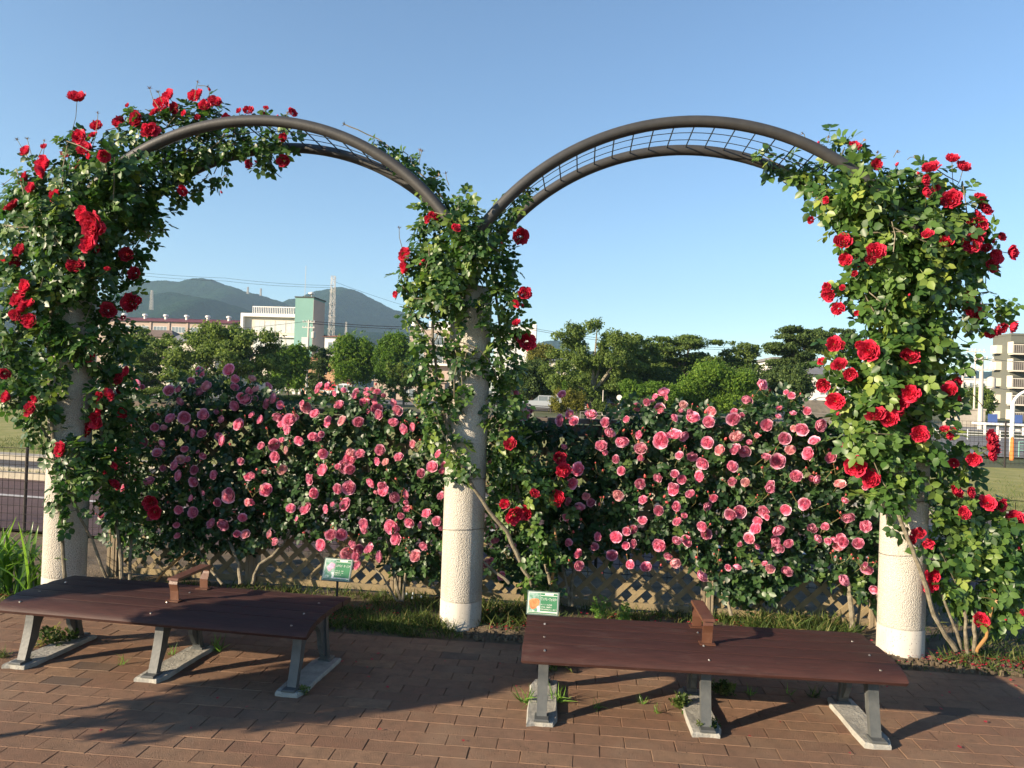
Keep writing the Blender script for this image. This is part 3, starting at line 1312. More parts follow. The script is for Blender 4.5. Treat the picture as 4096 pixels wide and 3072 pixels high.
def sepal_mesh(seed):
    r = random.Random(seed)
    V, T = [], []
    for k in range(5):
        a = 2 * PI * k / 5 + r.uniform(-.2, .2)
        c, s = math.cos(a), math.sin(a)
        b = len(V)
        for (rad, w, z) in ((.1, .12, -.85), (.45, .16, -.55), (.85 + r.uniform(0, .3), .02, -.4 + r.uniform(-.2, .3))):
            V += [(rad * c - w * s, rad * s + w * c, z), (rad * c + w * s, rad * s - w * c, z)]
        T += [(b, b + 1, b + 3), (b, b + 3, b + 2), (b + 2, b + 3, b + 5), (b + 2, b + 5, b + 4)]
    return npmesh('sepals', np.array(V, float), np.array(T), M['stem'])


PINK = [rose_bloom(i, 'pink') for i in range(6)]
RED = [rose_bloom(40 + i, 'red') for i in range(6)]
BUDP = [bud_mesh(i, M['petal_coral']) for i in range(3)]
BUDR = [bud_mesh(i + 5, M['petal_red']) for i in range(3)]
SEP = [sepal_mesh(i) for i in range(2)]


def orient(axis, spin):
    return Vector(axis).to_track_quat('Z', 'Y').to_matrix().to_4x4() @ Matrix.Rotation(spin, 4, 'Z')


def put_bloom(parent, pos, radius, kind, axis=None):
    if axis is None:
        axis = (-.25 + random.gauss(0, .5), -.85, .2 + random.gauss(0, .45))
    small = radius < (.0175 if kind == 'pink' else .020)
    if small:
        me = random.choice(BUDP if kind == 'pink' else BUDR)
        axis = (random.gauss(-.1, .4), -.5, .6 + random.gauss(0, .4))
        sc = radius * 1.05
    else:
        me = random.choice(PINK if kind == 'pink' else RED)
        sc = radius * (1.05 if kind == 'pink' else .87) * random.uniform(.88, 1.08)
    o = link('bud' if small else 'bloom', me, parent)
    Mx = Matrix.Translation(Vector(pos)) @ orient(axis, random.uniform(0, 6.28)) @ Matrix.Diagonal((sc, sc, sc * random.uniform(.85, 1.1), 1))
    o.matrix_basis = Mx
    if small:
        s = link('sepals', random.choice(SEP), o)
    return o


def leaf_cluster(plant, pos, nrm, tip, size, tint, mat, tmpls, nobj=300, score=None):
    """the 300 best seen compound leaves are objects, the rest one foliage mesh"""
    n = len(pos)
    pick = rng.integers(0, len(tmpls), n)
    if score is None:
        score = pos[:, 1]
    order = np.argsort(score)
    front = order[:int(n * .45)]
    sel = rng.choice(front, min(nobj, len(front)), replace=False)
    mask = np.ones(n, bool)
    mask[sel] = False
    meshes = LEAFOBJ[(mat, id(tmpls))]
    nn = unit(nrm)
    tp = unit(tip - nn * (tip * nn).sum(1, keepdims=True))
    sd = np.cross(tp, nn)
    for i in sel:
        o = link('leaf', meshes[pick[i]], plant)
        s = size[i]
        a, b, c = sd[i] * s, tp[i] * s, nn[i] * s
        o.matrix_basis = Matrix(((a[0], b[0], c[0], pos[i][0]), (a[1], b[1], c[1], pos[i][1]), (a[2], b[2], c[2], pos[i][2]), (0, 0, 0, 1)))
    V, T, C = scatter(tmpls, pos[mask], nrm[mask], tip[mask], size[mask], tint[mask], pick[mask])
    o = link('foliage', npmesh('foliage', V, T, M[mat], C), plant)
    o['kind'] = 'stuff'


LEAFOBJ = {}
for key, tm in (('leaf_red', LEAVES_R), ('leaf_lush', LEAVES_R), ('leaf_pink', LEAVES_R)):
    LEAFOBJ[(key, id(tm))] = [npmesh('leaf', V, T, M[key], np.full(len(V), 0.0)) for V, T in tm]


def D_(lst, x0, y0, k):
    """readings taken in an enlarged crop -> full picture coordinates (x, y, radius)"""
    return [(x0 + x / k, y0 + y / k, r / k) for x, y, r in lst]


def grow_stems(plant, segs, name='stems', rad=.0025, mat='stem'):
    mb = MB()
    for a, b in segs:
        a, b = Vector(a), Vector(b)
        mid = (a + b) / 2 + Vector((random.uniform(-.02, .02), random.uniform(-.01, .01), random.uniform(-.02, .02)))
        mb.tube([a, mid, b], [rad, rad, rad * .8], 4, cap=False)
    if mb.v:
        o = link(name, mb.mesh(name, M[mat], fix=False), plant)
        o['kind'] = 'stuff'


def cane(plant, pts, r0, r1, mat='cane', name='cane'):
    """pts: (Dx, Dy, Y)"""
    P = [Vector(dy(x, y, Y)) for x, y, Y in pts]
    # smooth
    Q = []
    for i in range(len(P) - 1):
        p0 = P[max(i - 1, 0)]; p1 = P[i]; p2 = P[i + 1]; p3 = P[min(i + 2, len(P) - 1)]
        for k in range(4):
            t = k / 4
            Q.append(.5 * ((2 * p1) + (p2 - p0) * t + (2 * p0 - 5 * p1 + 4 * p2 - p3) * t * t + (3 * p1 - p0 - 3 * p2 + p3) * t ** 3))
    Q.append(P[-1])
    for q in Q[1:-1]:
        q += Vector((random.uniform(-.006, .006), random.uniform(-.004, .004), random.uniform(-.006, .006)))
    n = len(Q)
    rr_ = [(r0 + (r1 - r0) * i / (n - 1)) * random.uniform(.88, 1.14) for i in range(n)]
    MB().tube(Q, rr_, 8).build(name, M[mat], plant, True)


def settle(plant, base):
    B = Matrix.Translation(-Vector(base))
    for ch in plant.children:
        ch.matrix_basis = B @ ch.matrix_basis
    plant.location = base


# readings (x, y, radius) of every bloom, taken crop by crop
CA = [(530, 510, 75), (620, 545, 35), (1015, 590, 65), (1150, 570, 45), (1470, 320, 75), (1350, 450, 45), (1455, 605, 80), (1560, 530, 80), (1895, 280, 75), (1990, 430, 60), (1990, 545, 60), (2180, 590, 50), (2150, 720, 80), (2080, 690, 50), (1980, 820, 70), (1180, 760, 70), (1020, 1005, 80), (1235, 1000, 75), (1520, 950, 85), (1715, 910, 50), (860, 945, 28), (660, 1025, 22), (450, 1090, 50), (430, 1150, 35), (800, 1140, 65), (940, 1140, 55), (1275, 1150, 50), (1360, 1230, 70), (1500, 1225, 65), (2035, 1090, 80), (620, 1360, 80), (905, 1380, 55), (840, 1440, 35), (840, 1510, 60), (1250, 1460, 55), (250, 1455, 45), (1780, 1335, 80), (1750, 1270, 60), (1920, 1385, 30), (1440, 1500, 35), (1515, 1560, 50), (520, 1600, 30), (1180, 1610, 60), (1290, 1610, 45), (2070, 1640, 50), (390, 1640, 45), (1780, 1020, 50)]
CB = [(30, 420, 60), (270, 545, 65), (80, 570, 55), (10, 620, 40), (75, 715, 40), (230, 800, 65), (330, 705, 70), (250, 730, 50), (440, 805, 60), (985, 595, 45), (1015, 520, 70), (1135, 530, 50), (1385, 590, 40), (1240, 640, 45), (1555, 640, 75), (1710, 595, 45), (1730, 680, 80), (1810, 590, 50), (1880, 610, 50), (1970, 670, 35), (1830, 720, 50), (1690, 765, 60), (1840, 780, 50), (1870, 865, 85), (1890, 950, 75), (1740, 905, 40), (2120, 780, 55), (2170, 895, 65), (880, 725, 35), (765, 780, 50), (825, 850, 75), (950, 930, 75), (1310, 800, 80), (575, 1020, 80), (665, 990, 45), (645, 920, 30), (400, 990, 80), (460, 1080, 55), (530, 1165, 80), (140, 1025, 70), (20, 950, 50), (1140, 1060, 75), (1350, 1040, 80), (1595, 1060, 75), (2115, 1060, 65), (245, 1150, 25), (465, 1320, 45), (715, 1335, 80), (925, 1270, 55), (1050, 1245, 45), (1000, 1310, 40), (160, 1410, 65), (355, 1395, 80), (520, 1480, 60), (365, 1570, 75), (1070, 1530, 65), (1490, 1505, 60), (1620, 1520, 75), (1470, 1600, 100), (1910, 1480, 80), (2185, 1570, 70), (1870, 1645, 60), (2000, 1645, 60)]
CC = [(415, 800, 75), (545, 765, 60), (550, 1020, 50), (775, 650, 40), (785, 755, 30), (920, 1165, 60), (840, 1345, 75), (1010, 1330, 60), (985, 1410, 50), (675, 1450, 65), (310, 1530, 25), (100, 1640, 65), (2060, 260, 60), (2150, 290, 30), (1700, 1230, 35), (1690, 1290, 35), (1700, 1410, 25)]
CD = [(330, 470, 65), (350, 590, 75), (480, 490, 40), (430, 520, 50), (905, 285, 60), (875, 670, 75), (1020, 570, 60), (1080, 680, 75), (1345, 570, 80), (1550, 700, 70), (1860, 650, 60), (1620, 850, 80), (1825, 815, 30), (1490, 1030, 80), (1805, 990, 85), (1550, 1150, 45), (2020, 470, 75), (2160, 400, 55), (2040, 880, 75), (2045, 985, 30), (2080, 1080, 80), (2080, 1220, 50), (1705, 1240, 65), (1790, 1410, 70), (1520, 1405, 30), (1150, 1385, 85), (1075, 1600, 80), (960, 1610, 45), (945, 1055, 40), (520, 1235, 50), (2140, 1490, 35), (2070, 1610, 75)]
CE = [(440, 310, 45), (570, 250, 80), (505, 495, 85), (600, 330, 45), (400, 375, 35), (860, 440, 60), (825, 525, 35), (730, 630, 55), (1000, 620, 85), (960, 550, 50), (1270, 530, 75), (1190, 540, 35), (1240, 690, 80), (1615, 540, 55), (1725, 590, 40), (1600, 650, 95), (1795, 370, 70), (1885, 305, 22), (2040, 145, 80), (2135, 220, 30), (2090, 740, 90), (1945, 705, 25), (530, 960, 110), (610, 900, 40), (730, 870, 85), (870, 905, 75), (1215, 1000, 85), (1485, 940, 35), (1390, 1100, 85), (1640, 900, 90), (1830, 990, 38), (1945, 895, 38), (1615, 1090, 80), (1750, 1130, 90), (800, 1180, 55), (995, 1210, 80), (1140, 1310, 75), (1580, 1345, 75), (2080, 1200, 65), (2025, 1365, 35), (480, 1520, 80), (730, 1460, 65), (835, 1540, 65), (1090, 1500, 80), (1580, 1570, 65), (1775, 1580, 70), (700, 1640, 55), (2130, 1620, 75), (415, 1625, 28)]
CF_ = [(900, 250, 40), (980, 300, 45), (800, 480, 45), (790, 610, 40), (1000, 555, 45), (1210, 530, 55), (1160, 470, 25), (1010, 790, 50), (1130, 800, 85), (1075, 760, 50), (1420, 740, 100), (880, 930, 85), (1310, 960, 65), (1700, 1030, 60), (960, 1100, 70), (1210, 1160, 90), (1550, 1210, 85), (780, 1270, 95), (1660, 1375, 30), (1050, 1490, 85), (1310, 1440, 30), (1365, 1540, 70), (1280, 1530, 45), (1690, 1600, 85), (1670, 560, 45), (2070, 1640, 50)]
CG = [(920, 85, 50), (1090, 40, 75), (1145, 195, 75), (715, 265, 70), (515, 255, 30), (1390, 110, 60), (1375, 285, 70), (1670, 185, 65), (350, 380, 60), (1620, 375, 22), (1515, 450, 38), (1330, 525, 50), (1000, 585, 30), (1155, 705, 60), (1370, 735, 75), (1730, 590, 55), (1890, 490, 85), (1900, 420, 50), (2180, 205, 60), (2170, 590, 60), (2100, 815, 65), (1630, 890, 80), (1810, 925, 80), (1130, 920, 45), (1140, 1080, 45), (2020, 1055, 45), (2140, 1050, 65), (20, 790, 40), (5, 610, 30), (1240, 60, 30), (740, 810, 50)]
CH = [(475, 105, 75), (210, 135, 35), (100, 100, 30), (30, 195, 50), (240, 400, 85), (170, 375, 45), (20, 590, 55), (10, 430, 20), (600, 670, 55), (810, 670, 80), (680, 830, 38), (210, 760, 30), (1110, 690, 50), (1215, 610, 35), (1390, 610, 85), (1345, 535, 30), (940, 455, 80), (860, 250, 75), (900, 200, 35), (1060, 110, 85), (1290, 60, 50), (1420, 60, 100), (1470, 105, 70), (1285, 390, 80), (1460, 375, 90), (1480, 300, 40), (1770, 300, 80), (1960, 410, 85), (1930, 330, 45), (2140, 510, 75), (1855, 440, 35), (1670, 910, 85), (1680, 1010, 50), (2080, 950, 100), (2140, 1130, 80), (2180, 980, 40), (795, 1035, 30), (275, 1055, 60), (360, 1180, 55), (370, 1140, 35), (1190, 1060, 80), (1350, 1060, 75), (1040, 1215, 80), (1500, 1210, 75), (1600, 1290, 75), (1740, 1270, 80), (1780, 1210, 40), (1435, 1350, 85), (1560, 1390, 65), (1570, 1510, 75), (1890, 1390, 85), (2150, 240, 28), (2200, 760, 30)]
CI = [(555, 130, 50), (690, 45, 60), (365, 390, 55), (375, 480, 30), (380, 550, 55), (440, 535, 25), (310, 650, 35), (410, 730, 50), (540, 760, 35), (615, 610, 60), (790, 400, 55), (745, 710, 55), (800, 790, 30), (350, 910, 20), (585, 1015, 55), (485, 1130, 65), (1520, 1370, 50), (1340, 1220, 55), (1450, 945, 50), (1670, 1005, 35), (1410, 780, 22), (1400, 1170, 30)]
CJ = [(20, 750, 28), (575, 120, 35), (725, 75, 35), (770, 125, 35), (840, 140, 17), (665, 165, 42), (555, 255, 30), (685, 270, 17), (620, 375, 15), (580, 465, 35), (650, 470, 18), (825, 415, 38), (800, 500, 38), (655, 560, 35), (670, 665, 38), (585, 615, 15), (1000, 65, 45), (955, 128, 14), (1210, 100, 35), (1205, 275, 42), (1125, 355, 42), (1070, 370, 30), (980, 420, 45), (1125, 475, 35), (1060, 490, 33), (945, 570, 42), (1100, 650, 42), (1235, 665, 42), (865, 722, 10)]
CK = [(285, 195, 45), (355, 125, 20), (335, 75, 20), (410, 20, 42), (550, 50, 40), (610, 70, 15), (435, 160, 38), (500, 235, 28), (440, 285, 43), (750, 90, 38), (700, 165, 45), (650, 330, 40), (685, 395, 45), (440, 450, 38), (520, 455, 50), (290, 495, 48), (365, 585, 33), (430, 645, 42), (305, 655, 16), (605, 590, 20), (655, 745, 50), (890, 230, 48), (970, 205, 45), (805, 615, 20), (870, 675, 25), (820, 705, 15), (950, 675, 38), (1050, 430, 45), (970, 480, 22), (1100, 345, 45), (1125, 285, 38), (1115, 500, 32), (1170, 210, 50), (1110, 85, 13), (1200, 250, 25), (1075, 625, 15), (1225, 685, 38), (1180, 640, 25), (540, 380, 12)]
CL = [(455, 365, 50), (430, 455, 45), (450, 515, 42), (540, 475, 38), (525, 705, 45), (510, 190, 40), (670, 140, 52), (745, 345, 47), (845, 330, 38), (790, 430, 40), (870, 455, 30), (925, 445, 30), (955, 485, 50), (1000, 460, 45), (915, 535, 18), (980, 425, 30), (1045, 260, 47), (1015, 110, 28), (1195, 325, 50), (1125, 470, 45), (1200, 695, 50), (1185, 650, 25), (1010, 785, 48), (1260, 870, 35), (385, 10, 40), (980, 600, 15)]
kq = 3.6867
PINKS = (D_(CA, 400, 1400, kq) + D_(CB, 1000, 1400, kq) + D_(CC, 1500, 1500, kq) + D_(CD, 2000, 1500, kq) + D_(CE, 2500, 1500, kq) + D_(CF_, 2900, 1500, kq) +
         D_(CG, 400, 1850, kq) + D_(CH, 1000, 1850, kq) + D_(CI, 1500, 1850, 3.0167) + D_(CJ, 2000, 1950, 2.115) + D_(CK, 2500, 1950, 2.115) + D_(CL, 2900, 1950, 2.115))
RA = D_([(485, 210, 55), (155, 555, 40), (275, 530, 22), (270, 640, 60), (245, 690, 45), (145, 735, 45), (190, 790, 40), (340, 840, 45), (70, 900, 50), (610, 400, 40), (500, 470, 45), (590, 455, 35), (750, 375, 50), (805, 270, 18), (860, 355, 50), (415, 570, 40), (530, 545, 45), (560, 590, 20), (660, 595, 38), (940, 435, 50), (930, 580, 25), (490, 650, 30)], 0, 250, 1.5867)
RB = D_([(270, 205, 48), (230, 260, 50), (310, 290, 42), (165, 425, 45), (180, 310, 35), (440, 210, 40), (465, 190, 30), (500, 270, 35), (570, 245, 45), (460, 345, 20), (370, 320, 20), (535, 170, 15), (720, 305, 18), (780, 300, 38), (895, 288, 18), (880, 318, 15), (1065, 315, 35), (968, 342, 15), (785, 645, 35), (830, 628, 12), (1005, 622, 38), (1000, 475, 32), (365, 815, 35), (612, 822, 12), (640, 350, 30)], 500, 250, 1.5863)
RC = D_([(515, 85, 45), (575, 160, 75), (640, 180, 40), (560, 265, 75), (600, 310, 45), (475, 412, 55), (120, 315, 50), (20, 375, 30), (90, 388, 40), (800, 345, 42), (850, 465, 48), (680, 435, 20), (825, 650, 60), (880, 635, 20), (690, 700, 52), (150, 550, 42), (110, 620, 50), (130, 680, 50), (180, 655, 35), (95, 730, 40), (185, 765, 50), (780, 745, 18)], 0, 800, 1.5867)
RD = D_([(575, 130, 40), (25, 230, 38), (30, 375, 42), (185, 450, 48), (215, 390, 25), (795, 215, 40), (750, 260, 40), (690, 360, 45), (625, 370, 25), (625, 440, 50), (770, 480, 40), (605, 525, 55), (550, 570, 60), (375, 710, 50), (755, 335, 25), (660, 870, 25)], 0, 1350, 1.5867)
RE_ = D_([(220, 320, 110), (740, 600, 130), (800, 740, 100), (190, 40, 80)], 400, 1850, kq)
RQ = D_([(90, 430, 40), (85, 500, 42), (40, 648, 18), (270, 225, 25), (215, 240, 22), (240, 215, 18), (372, 285, 24), (195, 465, 13), (180, 483, 10), (725, 335, 42), (750, 640, 38), (700, 700, 30), (735, 708, 12), (700, 800, 28), (760, 905, 60), (720, 880, 30), (620, 370, 12)], 1550, 700, 1.36)
RQ2 = [(2040, 1774, 26), (2239, 1832, 28), (2255, 1880, 28), (2241, 1893, 14)] + D_([(40, 135, 50), (130, 240, 75), (205, 215, 70), (480, 95, 75), (295, 50, 50)], 2000, 1950, 2.115)
RR = D_([(315, 115, 33), (105, 100, 13), (435, 225, 35), (145, 425, 20), (62, 538, 20), (550, 222, 15), (740, 235, 50), (670, 272, 13), (865, 185, 40), (930, 230, 45), (715, 310, 30), (655, 350, 35), (720, 380, 35), (770, 355, 25), (855, 420, 58), (1020, 405, 38), (1055, 470, 45), (1010, 500, 25), (720, 615, 30), (830, 655, 42), (965, 545, 20), (1025, 560, 45), (1020, 620, 35), (975, 670, 50), (1055, 695, 30), (1115, 745, 45), (1090, 800, 45), (1210, 720, 42), (1145, 632, 28), (1090, 655, 18), (245, 655, 55), (255, 760, 40), (435, 710, 60), (400, 765, 30), (340, 775, 30), (308, 842, 18)], 3200, 500, 1.4163)
RS = D_([(150, 0, 35), (160, 40, 42), (215, 118, 38), (322, 145, 18), (240, 0, 20), (190, 320, 50), (235, 325, 25), (385, 355, 60), (340, 325, 30), (625, 385, 52), (120, 418, 20), (225, 435, 42), (285, 492, 40), (130, 555, 48), (200, 645, 60), (215, 715, 15), (625, 598, 45), (560, 655, 42), (430, 715, 55), (510, 740, 60), (560, 700, 35), (680, 830, 48), (845, 575, 45), (955, 30, 42), (985, 135, 60), (1080, 260, 30), (1140, 235, 45), (1215, 225, 35), (840, 340, 10), (895, 620, 30), (890, 530, 30), (820, 800, 28), (850, 840, 30), (870, 810, 20), (1090, 850, 45), (1100, 900, 50), (620, 40, 12)], 3200, 1150, 1.4163)
RT = D_([(130, 68, 40), (195, 122, 38), (545, 55, 22), (630, 40, 28), (712, 20, 28), (560, 172, 32), (620, 180, 27), (690, 222, 32), (750, 235, 28), (592, 268, 28), (805, 290, 40), (395, 352, 25), (368, 382, 20), (437, 398, 22), (455, 530, 32), (440, 565, 35), (665, 720, 32), (765, 718, 8), (835, 688, 15), (820, 415, 10)], 3300, 1800, 1.0578)


# ------------------------------------------------------------------ RED CLIMBING ROSES
def red_rose(label, blobs, blooms, matk, canes, base, leafsize, group, ylim=None, dens=1500, twigs=()):
    plant = empty('climbing_rose', (0, 0, 0), label, 'rose', group)
    P, N, Tp, S, TI = [], [], [], [], []
    B = []
    for b in blobs:
        x, y, r = b[:3]
        Y = b[3] if len(b) > 3 else -.19
        fl = b[4] if len(b) > 4 else 1.0
        c = dy(x, y, Y)
        d = (c - CAM) @ CF
        R = r / 1640.0 * d
        B.append((c, R, fl, x, y, r, Y))
        n = max(5, int(dens * 1.75 * R * R) + int(6 * r / 20))
        u = unit(rng.normal(0, 1, (n, 3)))
        rad = R * rng.uniform(0, 1, n) ** .38 * rng.choice([1, 1, 1, 1.18], n)
        p = c + u * rad[:, None] * np.array([1, fl, 1])
        keep = np.ones(n, bool)
        for px in (-SP, 0, SP):
            inside = (np.hypot(p[:, 0] - px, p[:, 1]) < PR + .02) & (p[:, 2] < 2.45)
            keep &= ~inside
        if fl < 1:
            keep &= p[:, 1] > -.26
        p, u = p[keep], u[keep]
        m = len(p)
        P.append(p)
        N.append(unit(u * .8 + np.array([-.15, -.45, .45]) + rng.normal(0, .42, (m, 3))))
        Tp.append(u * .5 + np.array([0, -.1, -.45]) + rng.normal(0, .5, (m, 3)))
        S.append(rng.uniform(.75, 1.2, m) * leafsize)
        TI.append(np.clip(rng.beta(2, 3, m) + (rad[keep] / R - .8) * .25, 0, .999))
    P, N, Tp, S, TI = [np.concatenate(a) for a in (P, N, Tp, S, TI)]
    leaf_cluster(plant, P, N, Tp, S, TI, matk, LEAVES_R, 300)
    segs = []
    for (sx, sy, r) in blooms:
        x, y = sx / K, sy / K
        best = min(B, key=lambda q: max(0, math.hypot(q[3] - x, q[4] - y) - q[5]) + .05 * math.hypot(q[3] - x, q[4] - y))
        off = math.hypot(best[3] - x, best[4] - y) / best[5]
        dep = best[1] * best[2] * math.sqrt(max(0, 1 - min(off, 1) ** 2)) + .085
        Y = best[6] - dep
        if best[2] < 1: Y = max(Y, -.25)
        p = aty(sx, sy, Y)
        rw = r / FPX * ((p - CAM) @ CF)
        ax = None
        if off > 1.0:
            ax = ((x - best[3]) / best[5] * .3 - .1, -.8, .15 - (y - best[4]) / best[5] * .2)
        put_bloom(plant, p, rw, 'red', ax)
        c = best[0] + np.array([0, 0, -.05])
        segs.append((p + np.array([0, .01, -.01]), p + (c - p) * .85))
    grow_stems(plant, segs)
    sh_ = []
    for _ in range(46):
        i = random.randrange(len(B))
        js = sorted(range(len(B)), key=lambda q: abs(B[q][3] - B[i][3]) + abs(B[q][4] - B[i][4]))[1:5]
        q = B[random.choice(js)]
        u1, u2 = unit(rng.normal(0, 1, 3) + np.array([-.2, -.9, .1])), unit(rng.normal(0, 1, 3) + np.array([-.2, -.9, .3]))
        fl_ = min(B[i][2], q[2])
        sh_.append((B[i][0] + u1 * B[i][1] * .95 * np.array([1, fl_, 1]), q[0] + u2 * q[1] * 1.0 * np.array([1, fl_, 1])))
    grow_stems(plant, sh_, 'shoots', .0038, 'cane')
    # spent flower heads and bare stalks at the outline
    for (x, y, tx, ty_) in twigs:
        a = dy(x, y, -.15)
        b = dy(tx, ty_, -.15)
        o = link('spent_bud', random.choice(SEP), plant)
        o.matrix_basis = Matrix.Translation(Vector(b)) @ orient(tuple(b - a), 0) @ Matrix.Scale(.022, 4)
        o.data = SEPF[random.randint(0, 1)]
        MB().tube([a, (a + b) / 2 + rng.normal(0, .008, 3), b], [.0028, .0024, .002], 5).build('stalk', M['stem'], plant)
        m = 3
        p = a + (b - a) * rng.uniform(.2, .8, (m, 1))
    for pts, r0, r1, mt in canes:
        cane(plant, pts, r0, r1, mt)
    settle(plant, base)
    return plant


SEPF = []
for me in SEP:
    m2 = me.copy()
    m2.materials[0] = M['faded']
    SEPF.append(m2)

GR = 'red climbing roses trained up the pillars'
LB = [(120, 480, 60, -.42), (180, 400, 52, -.42), (235, 370, 45, -.42), (285, 345, 32, -.42), (200, 470, 50, -.36), (150, 540, 50, -.4), (190, 590, 44, -.36), (250, 430, 34, -.4), (120, 620, 46, -.3), (105, 820, 24, -.27), (98, 880, 24, -.26), (190, 745, 26, -.26), (118, 780, 18, -.28), (170, 1030, 26, -.28), (110, 740, 36, -.26), (45, 425, 45), (90, 405, 60), (120, 470, 80), (60, 520, 60), (180, 430, 80), (190, 335, 48, .0), (150, 300, 22, -.1), (250, 400, 70, .02), (255, 315, 45, .05), (320, 375, 60, .1, .8), (330, 275, 42, .0, .8), (385, 335, 45, .1, .6), (300, 250, 22, .0), (400, 250, 34, .08, .8), (445, 310, 42, .05, .6), (445, 240, 24, .05), (455, 262, 30, .08, .6), (500, 315, 36, .05, .6), (520, 258, 18, .08, .6), (560, 320, 34, .05, .6), (600, 305, 26, .05, .6), (600, 252, 8, .05, .6), (555, 250, 14, .05, .6),
      (290, 465, 50, .12), (235, 520, 62, .02), (150, 560, 78), (60, 610, 60), (15, 480, 32), (15, 560, 26), (30, 700, 66), (95, 660, 62), (185, 640, 62, .0), (215, 700, 42, .0), (130, 715, 30, -.28), (150, 740, 22, -.26), (40, 785, 58), (65, 860, 42), (80, 920, 28), (12, 860, 22), (195, 770, 20, -.1), (215, 790, 30, .02), (222, 840, 34, .02), (235, 900, 42, .05), (190, 860, 12, -.2), (160, 1000, 46, -.22), (205, 990, 48, .0), (240, 1050, 40, .1), (235, 970, 40, .1), (115, 945, 22, -.2), (125, 1060, 20, -.22), (105, 985, 12, -.2), (155, 1130, 12, -.2), (160, 1100, 14, -.2),
      (300, 540, 22, .1), (280, 620, 28, .05), (275, 580, 18, .05), (420, 395, 18, .2), (470, 378, 12, .2), (390, 410, 22, .2), (340, 450, 26, .2), (265, 740, 30, .1), (262, 800, 26, .15), (270, 870, 30, .2), (280, 940, 30, .25), (300, 1060, 28, .2), (280, 1130, 22, .15), (255, 1100, 22, .12)]
LTW = [(75, 372, 35, 298), (72, 350, 58, 296), (80, 345, 97, 300), (180, 330, 186, 292), (205, 300, 212, 240), (345, 235, 322, 187), (350, 220, 340, 195), (420, 215, 428, 173), (428, 185, 452, 188), (560, 245, 575, 235), (620, 252, 622, 240), (30, 380, 5, 400), (40, 530, 5, 560), (480, 385, 490, 378), (310, 500, 325, 512)]
red_rose('red rose smothering the left pillar and left half of the left arch', LB, RA + RB + RC + RD + RE_, 'leaf_red',
         [([(140, 1250, -.2), (120, 1000, -.22), (105, 800, -.25), (120, 600, -.2), (180, 430, -.1)], .013, .008, 'cane'),
          ([(265, 1265, .05), (255, 1150, .1), (230, 1040, .08), (215, 900, .05)], .016, .011, 'cane'),
          ([(235, 1265, .0), (200, 1170, -.1), (165, 1100, -.19), (110, 960, -.2), (60, 870, -.2)], .011, .007, 'cane'),
          ([(280, 1265, .1), (282, 1130, .2), (250, 950, .2)], .013, .008, 'cane'),
          ([(140, 560, -.1), (260, 420, .05), (400, 330, .05), (540, 310, .05)], .010, .004, 'cane'),
          ([(215, 560, -.05), (250, 380, .1), (350, 280, .1), (450, 265, .1)], .010, .004, 'cane')],
         (-2.75, .1, 0), .138, GR, dens=1000, twigs=LTW)
MBL = [(1000, 500, 34, -.42), (1022, 540, 32, -.42), (985, 465, 20, -.42), (1045, 515, 28, -.42), (960, 600, 46, -.34), (985, 650, 26, -.34), (940, 560, 36, -.34), (1000, 430, 14, -.36), (1000, 480, 42), (960, 500, 44), (925, 455, 24), (905, 500, 18), (1045, 510, 42), (1085, 475, 28, .05), (1100, 432, 16, .0), (1120, 415, 14, .0), (1140, 405, 8, .05), (980, 560, 60), (925, 560, 44), (895, 600, 36), (1065, 570, 42), (1095, 570, 22), (930, 650, 46), (890, 680, 22), (960, 640, 30, -.2), (985, 690, 18, -.26), (1068, 660, 42), (1095, 640, 28), (1085, 730, 36, 0), (1110, 700, 20), (930, 735, 34), (918, 795, 30), (945, 850, 34), (955, 905, 32), (935, 930, 22), (985, 965, 26, -.22), (1005, 1005, 26, -.24), (985, 1030, 14, -.24), (1085, 800, 38, 0), (1095, 870, 42, 0), (1090, 940, 38, 0), (1085, 1000, 30, 0), (1120, 1020, 38, 0), (1150, 1070, 42, 0), (1105, 1110, 30, 0), (1160, 1150, 32, -.1), (1170, 1205, 26, -.15), (1150, 1250, 20, -.2), (1185, 1270, 14, -.2), (1000, 775, 22, -.22), (1040, 770, 22, -.2), (1010, 835, 14, -.22), (985, 860, 18, -.22), (1065, 905, 14, -.1),
      (930, 395, 20, .1), (900, 365, 15, .1), (872, 342, 16, .1), (845, 322, 15, .1), (815, 302, 10, .1), (952, 392, 12, .1), (940, 440, 18, -.05), (985, 432, 16), (880, 350, 14, .2), (975, 745, 14, -.2), (1130, 960, 30, .1), (1200, 1040, 26, .1), (1225, 1090, 16, .1), (1110, 1060, 30, .05), (1170, 1010, 26, .15)]
MTW = [(870, 540, 862, 488), (905, 355, 912, 322), (930, 385, 952, 375), (905, 335, 908, 320), (1110, 530, 1130, 510), (970, 400, 962, 370), (815, 300, 740, 266)]
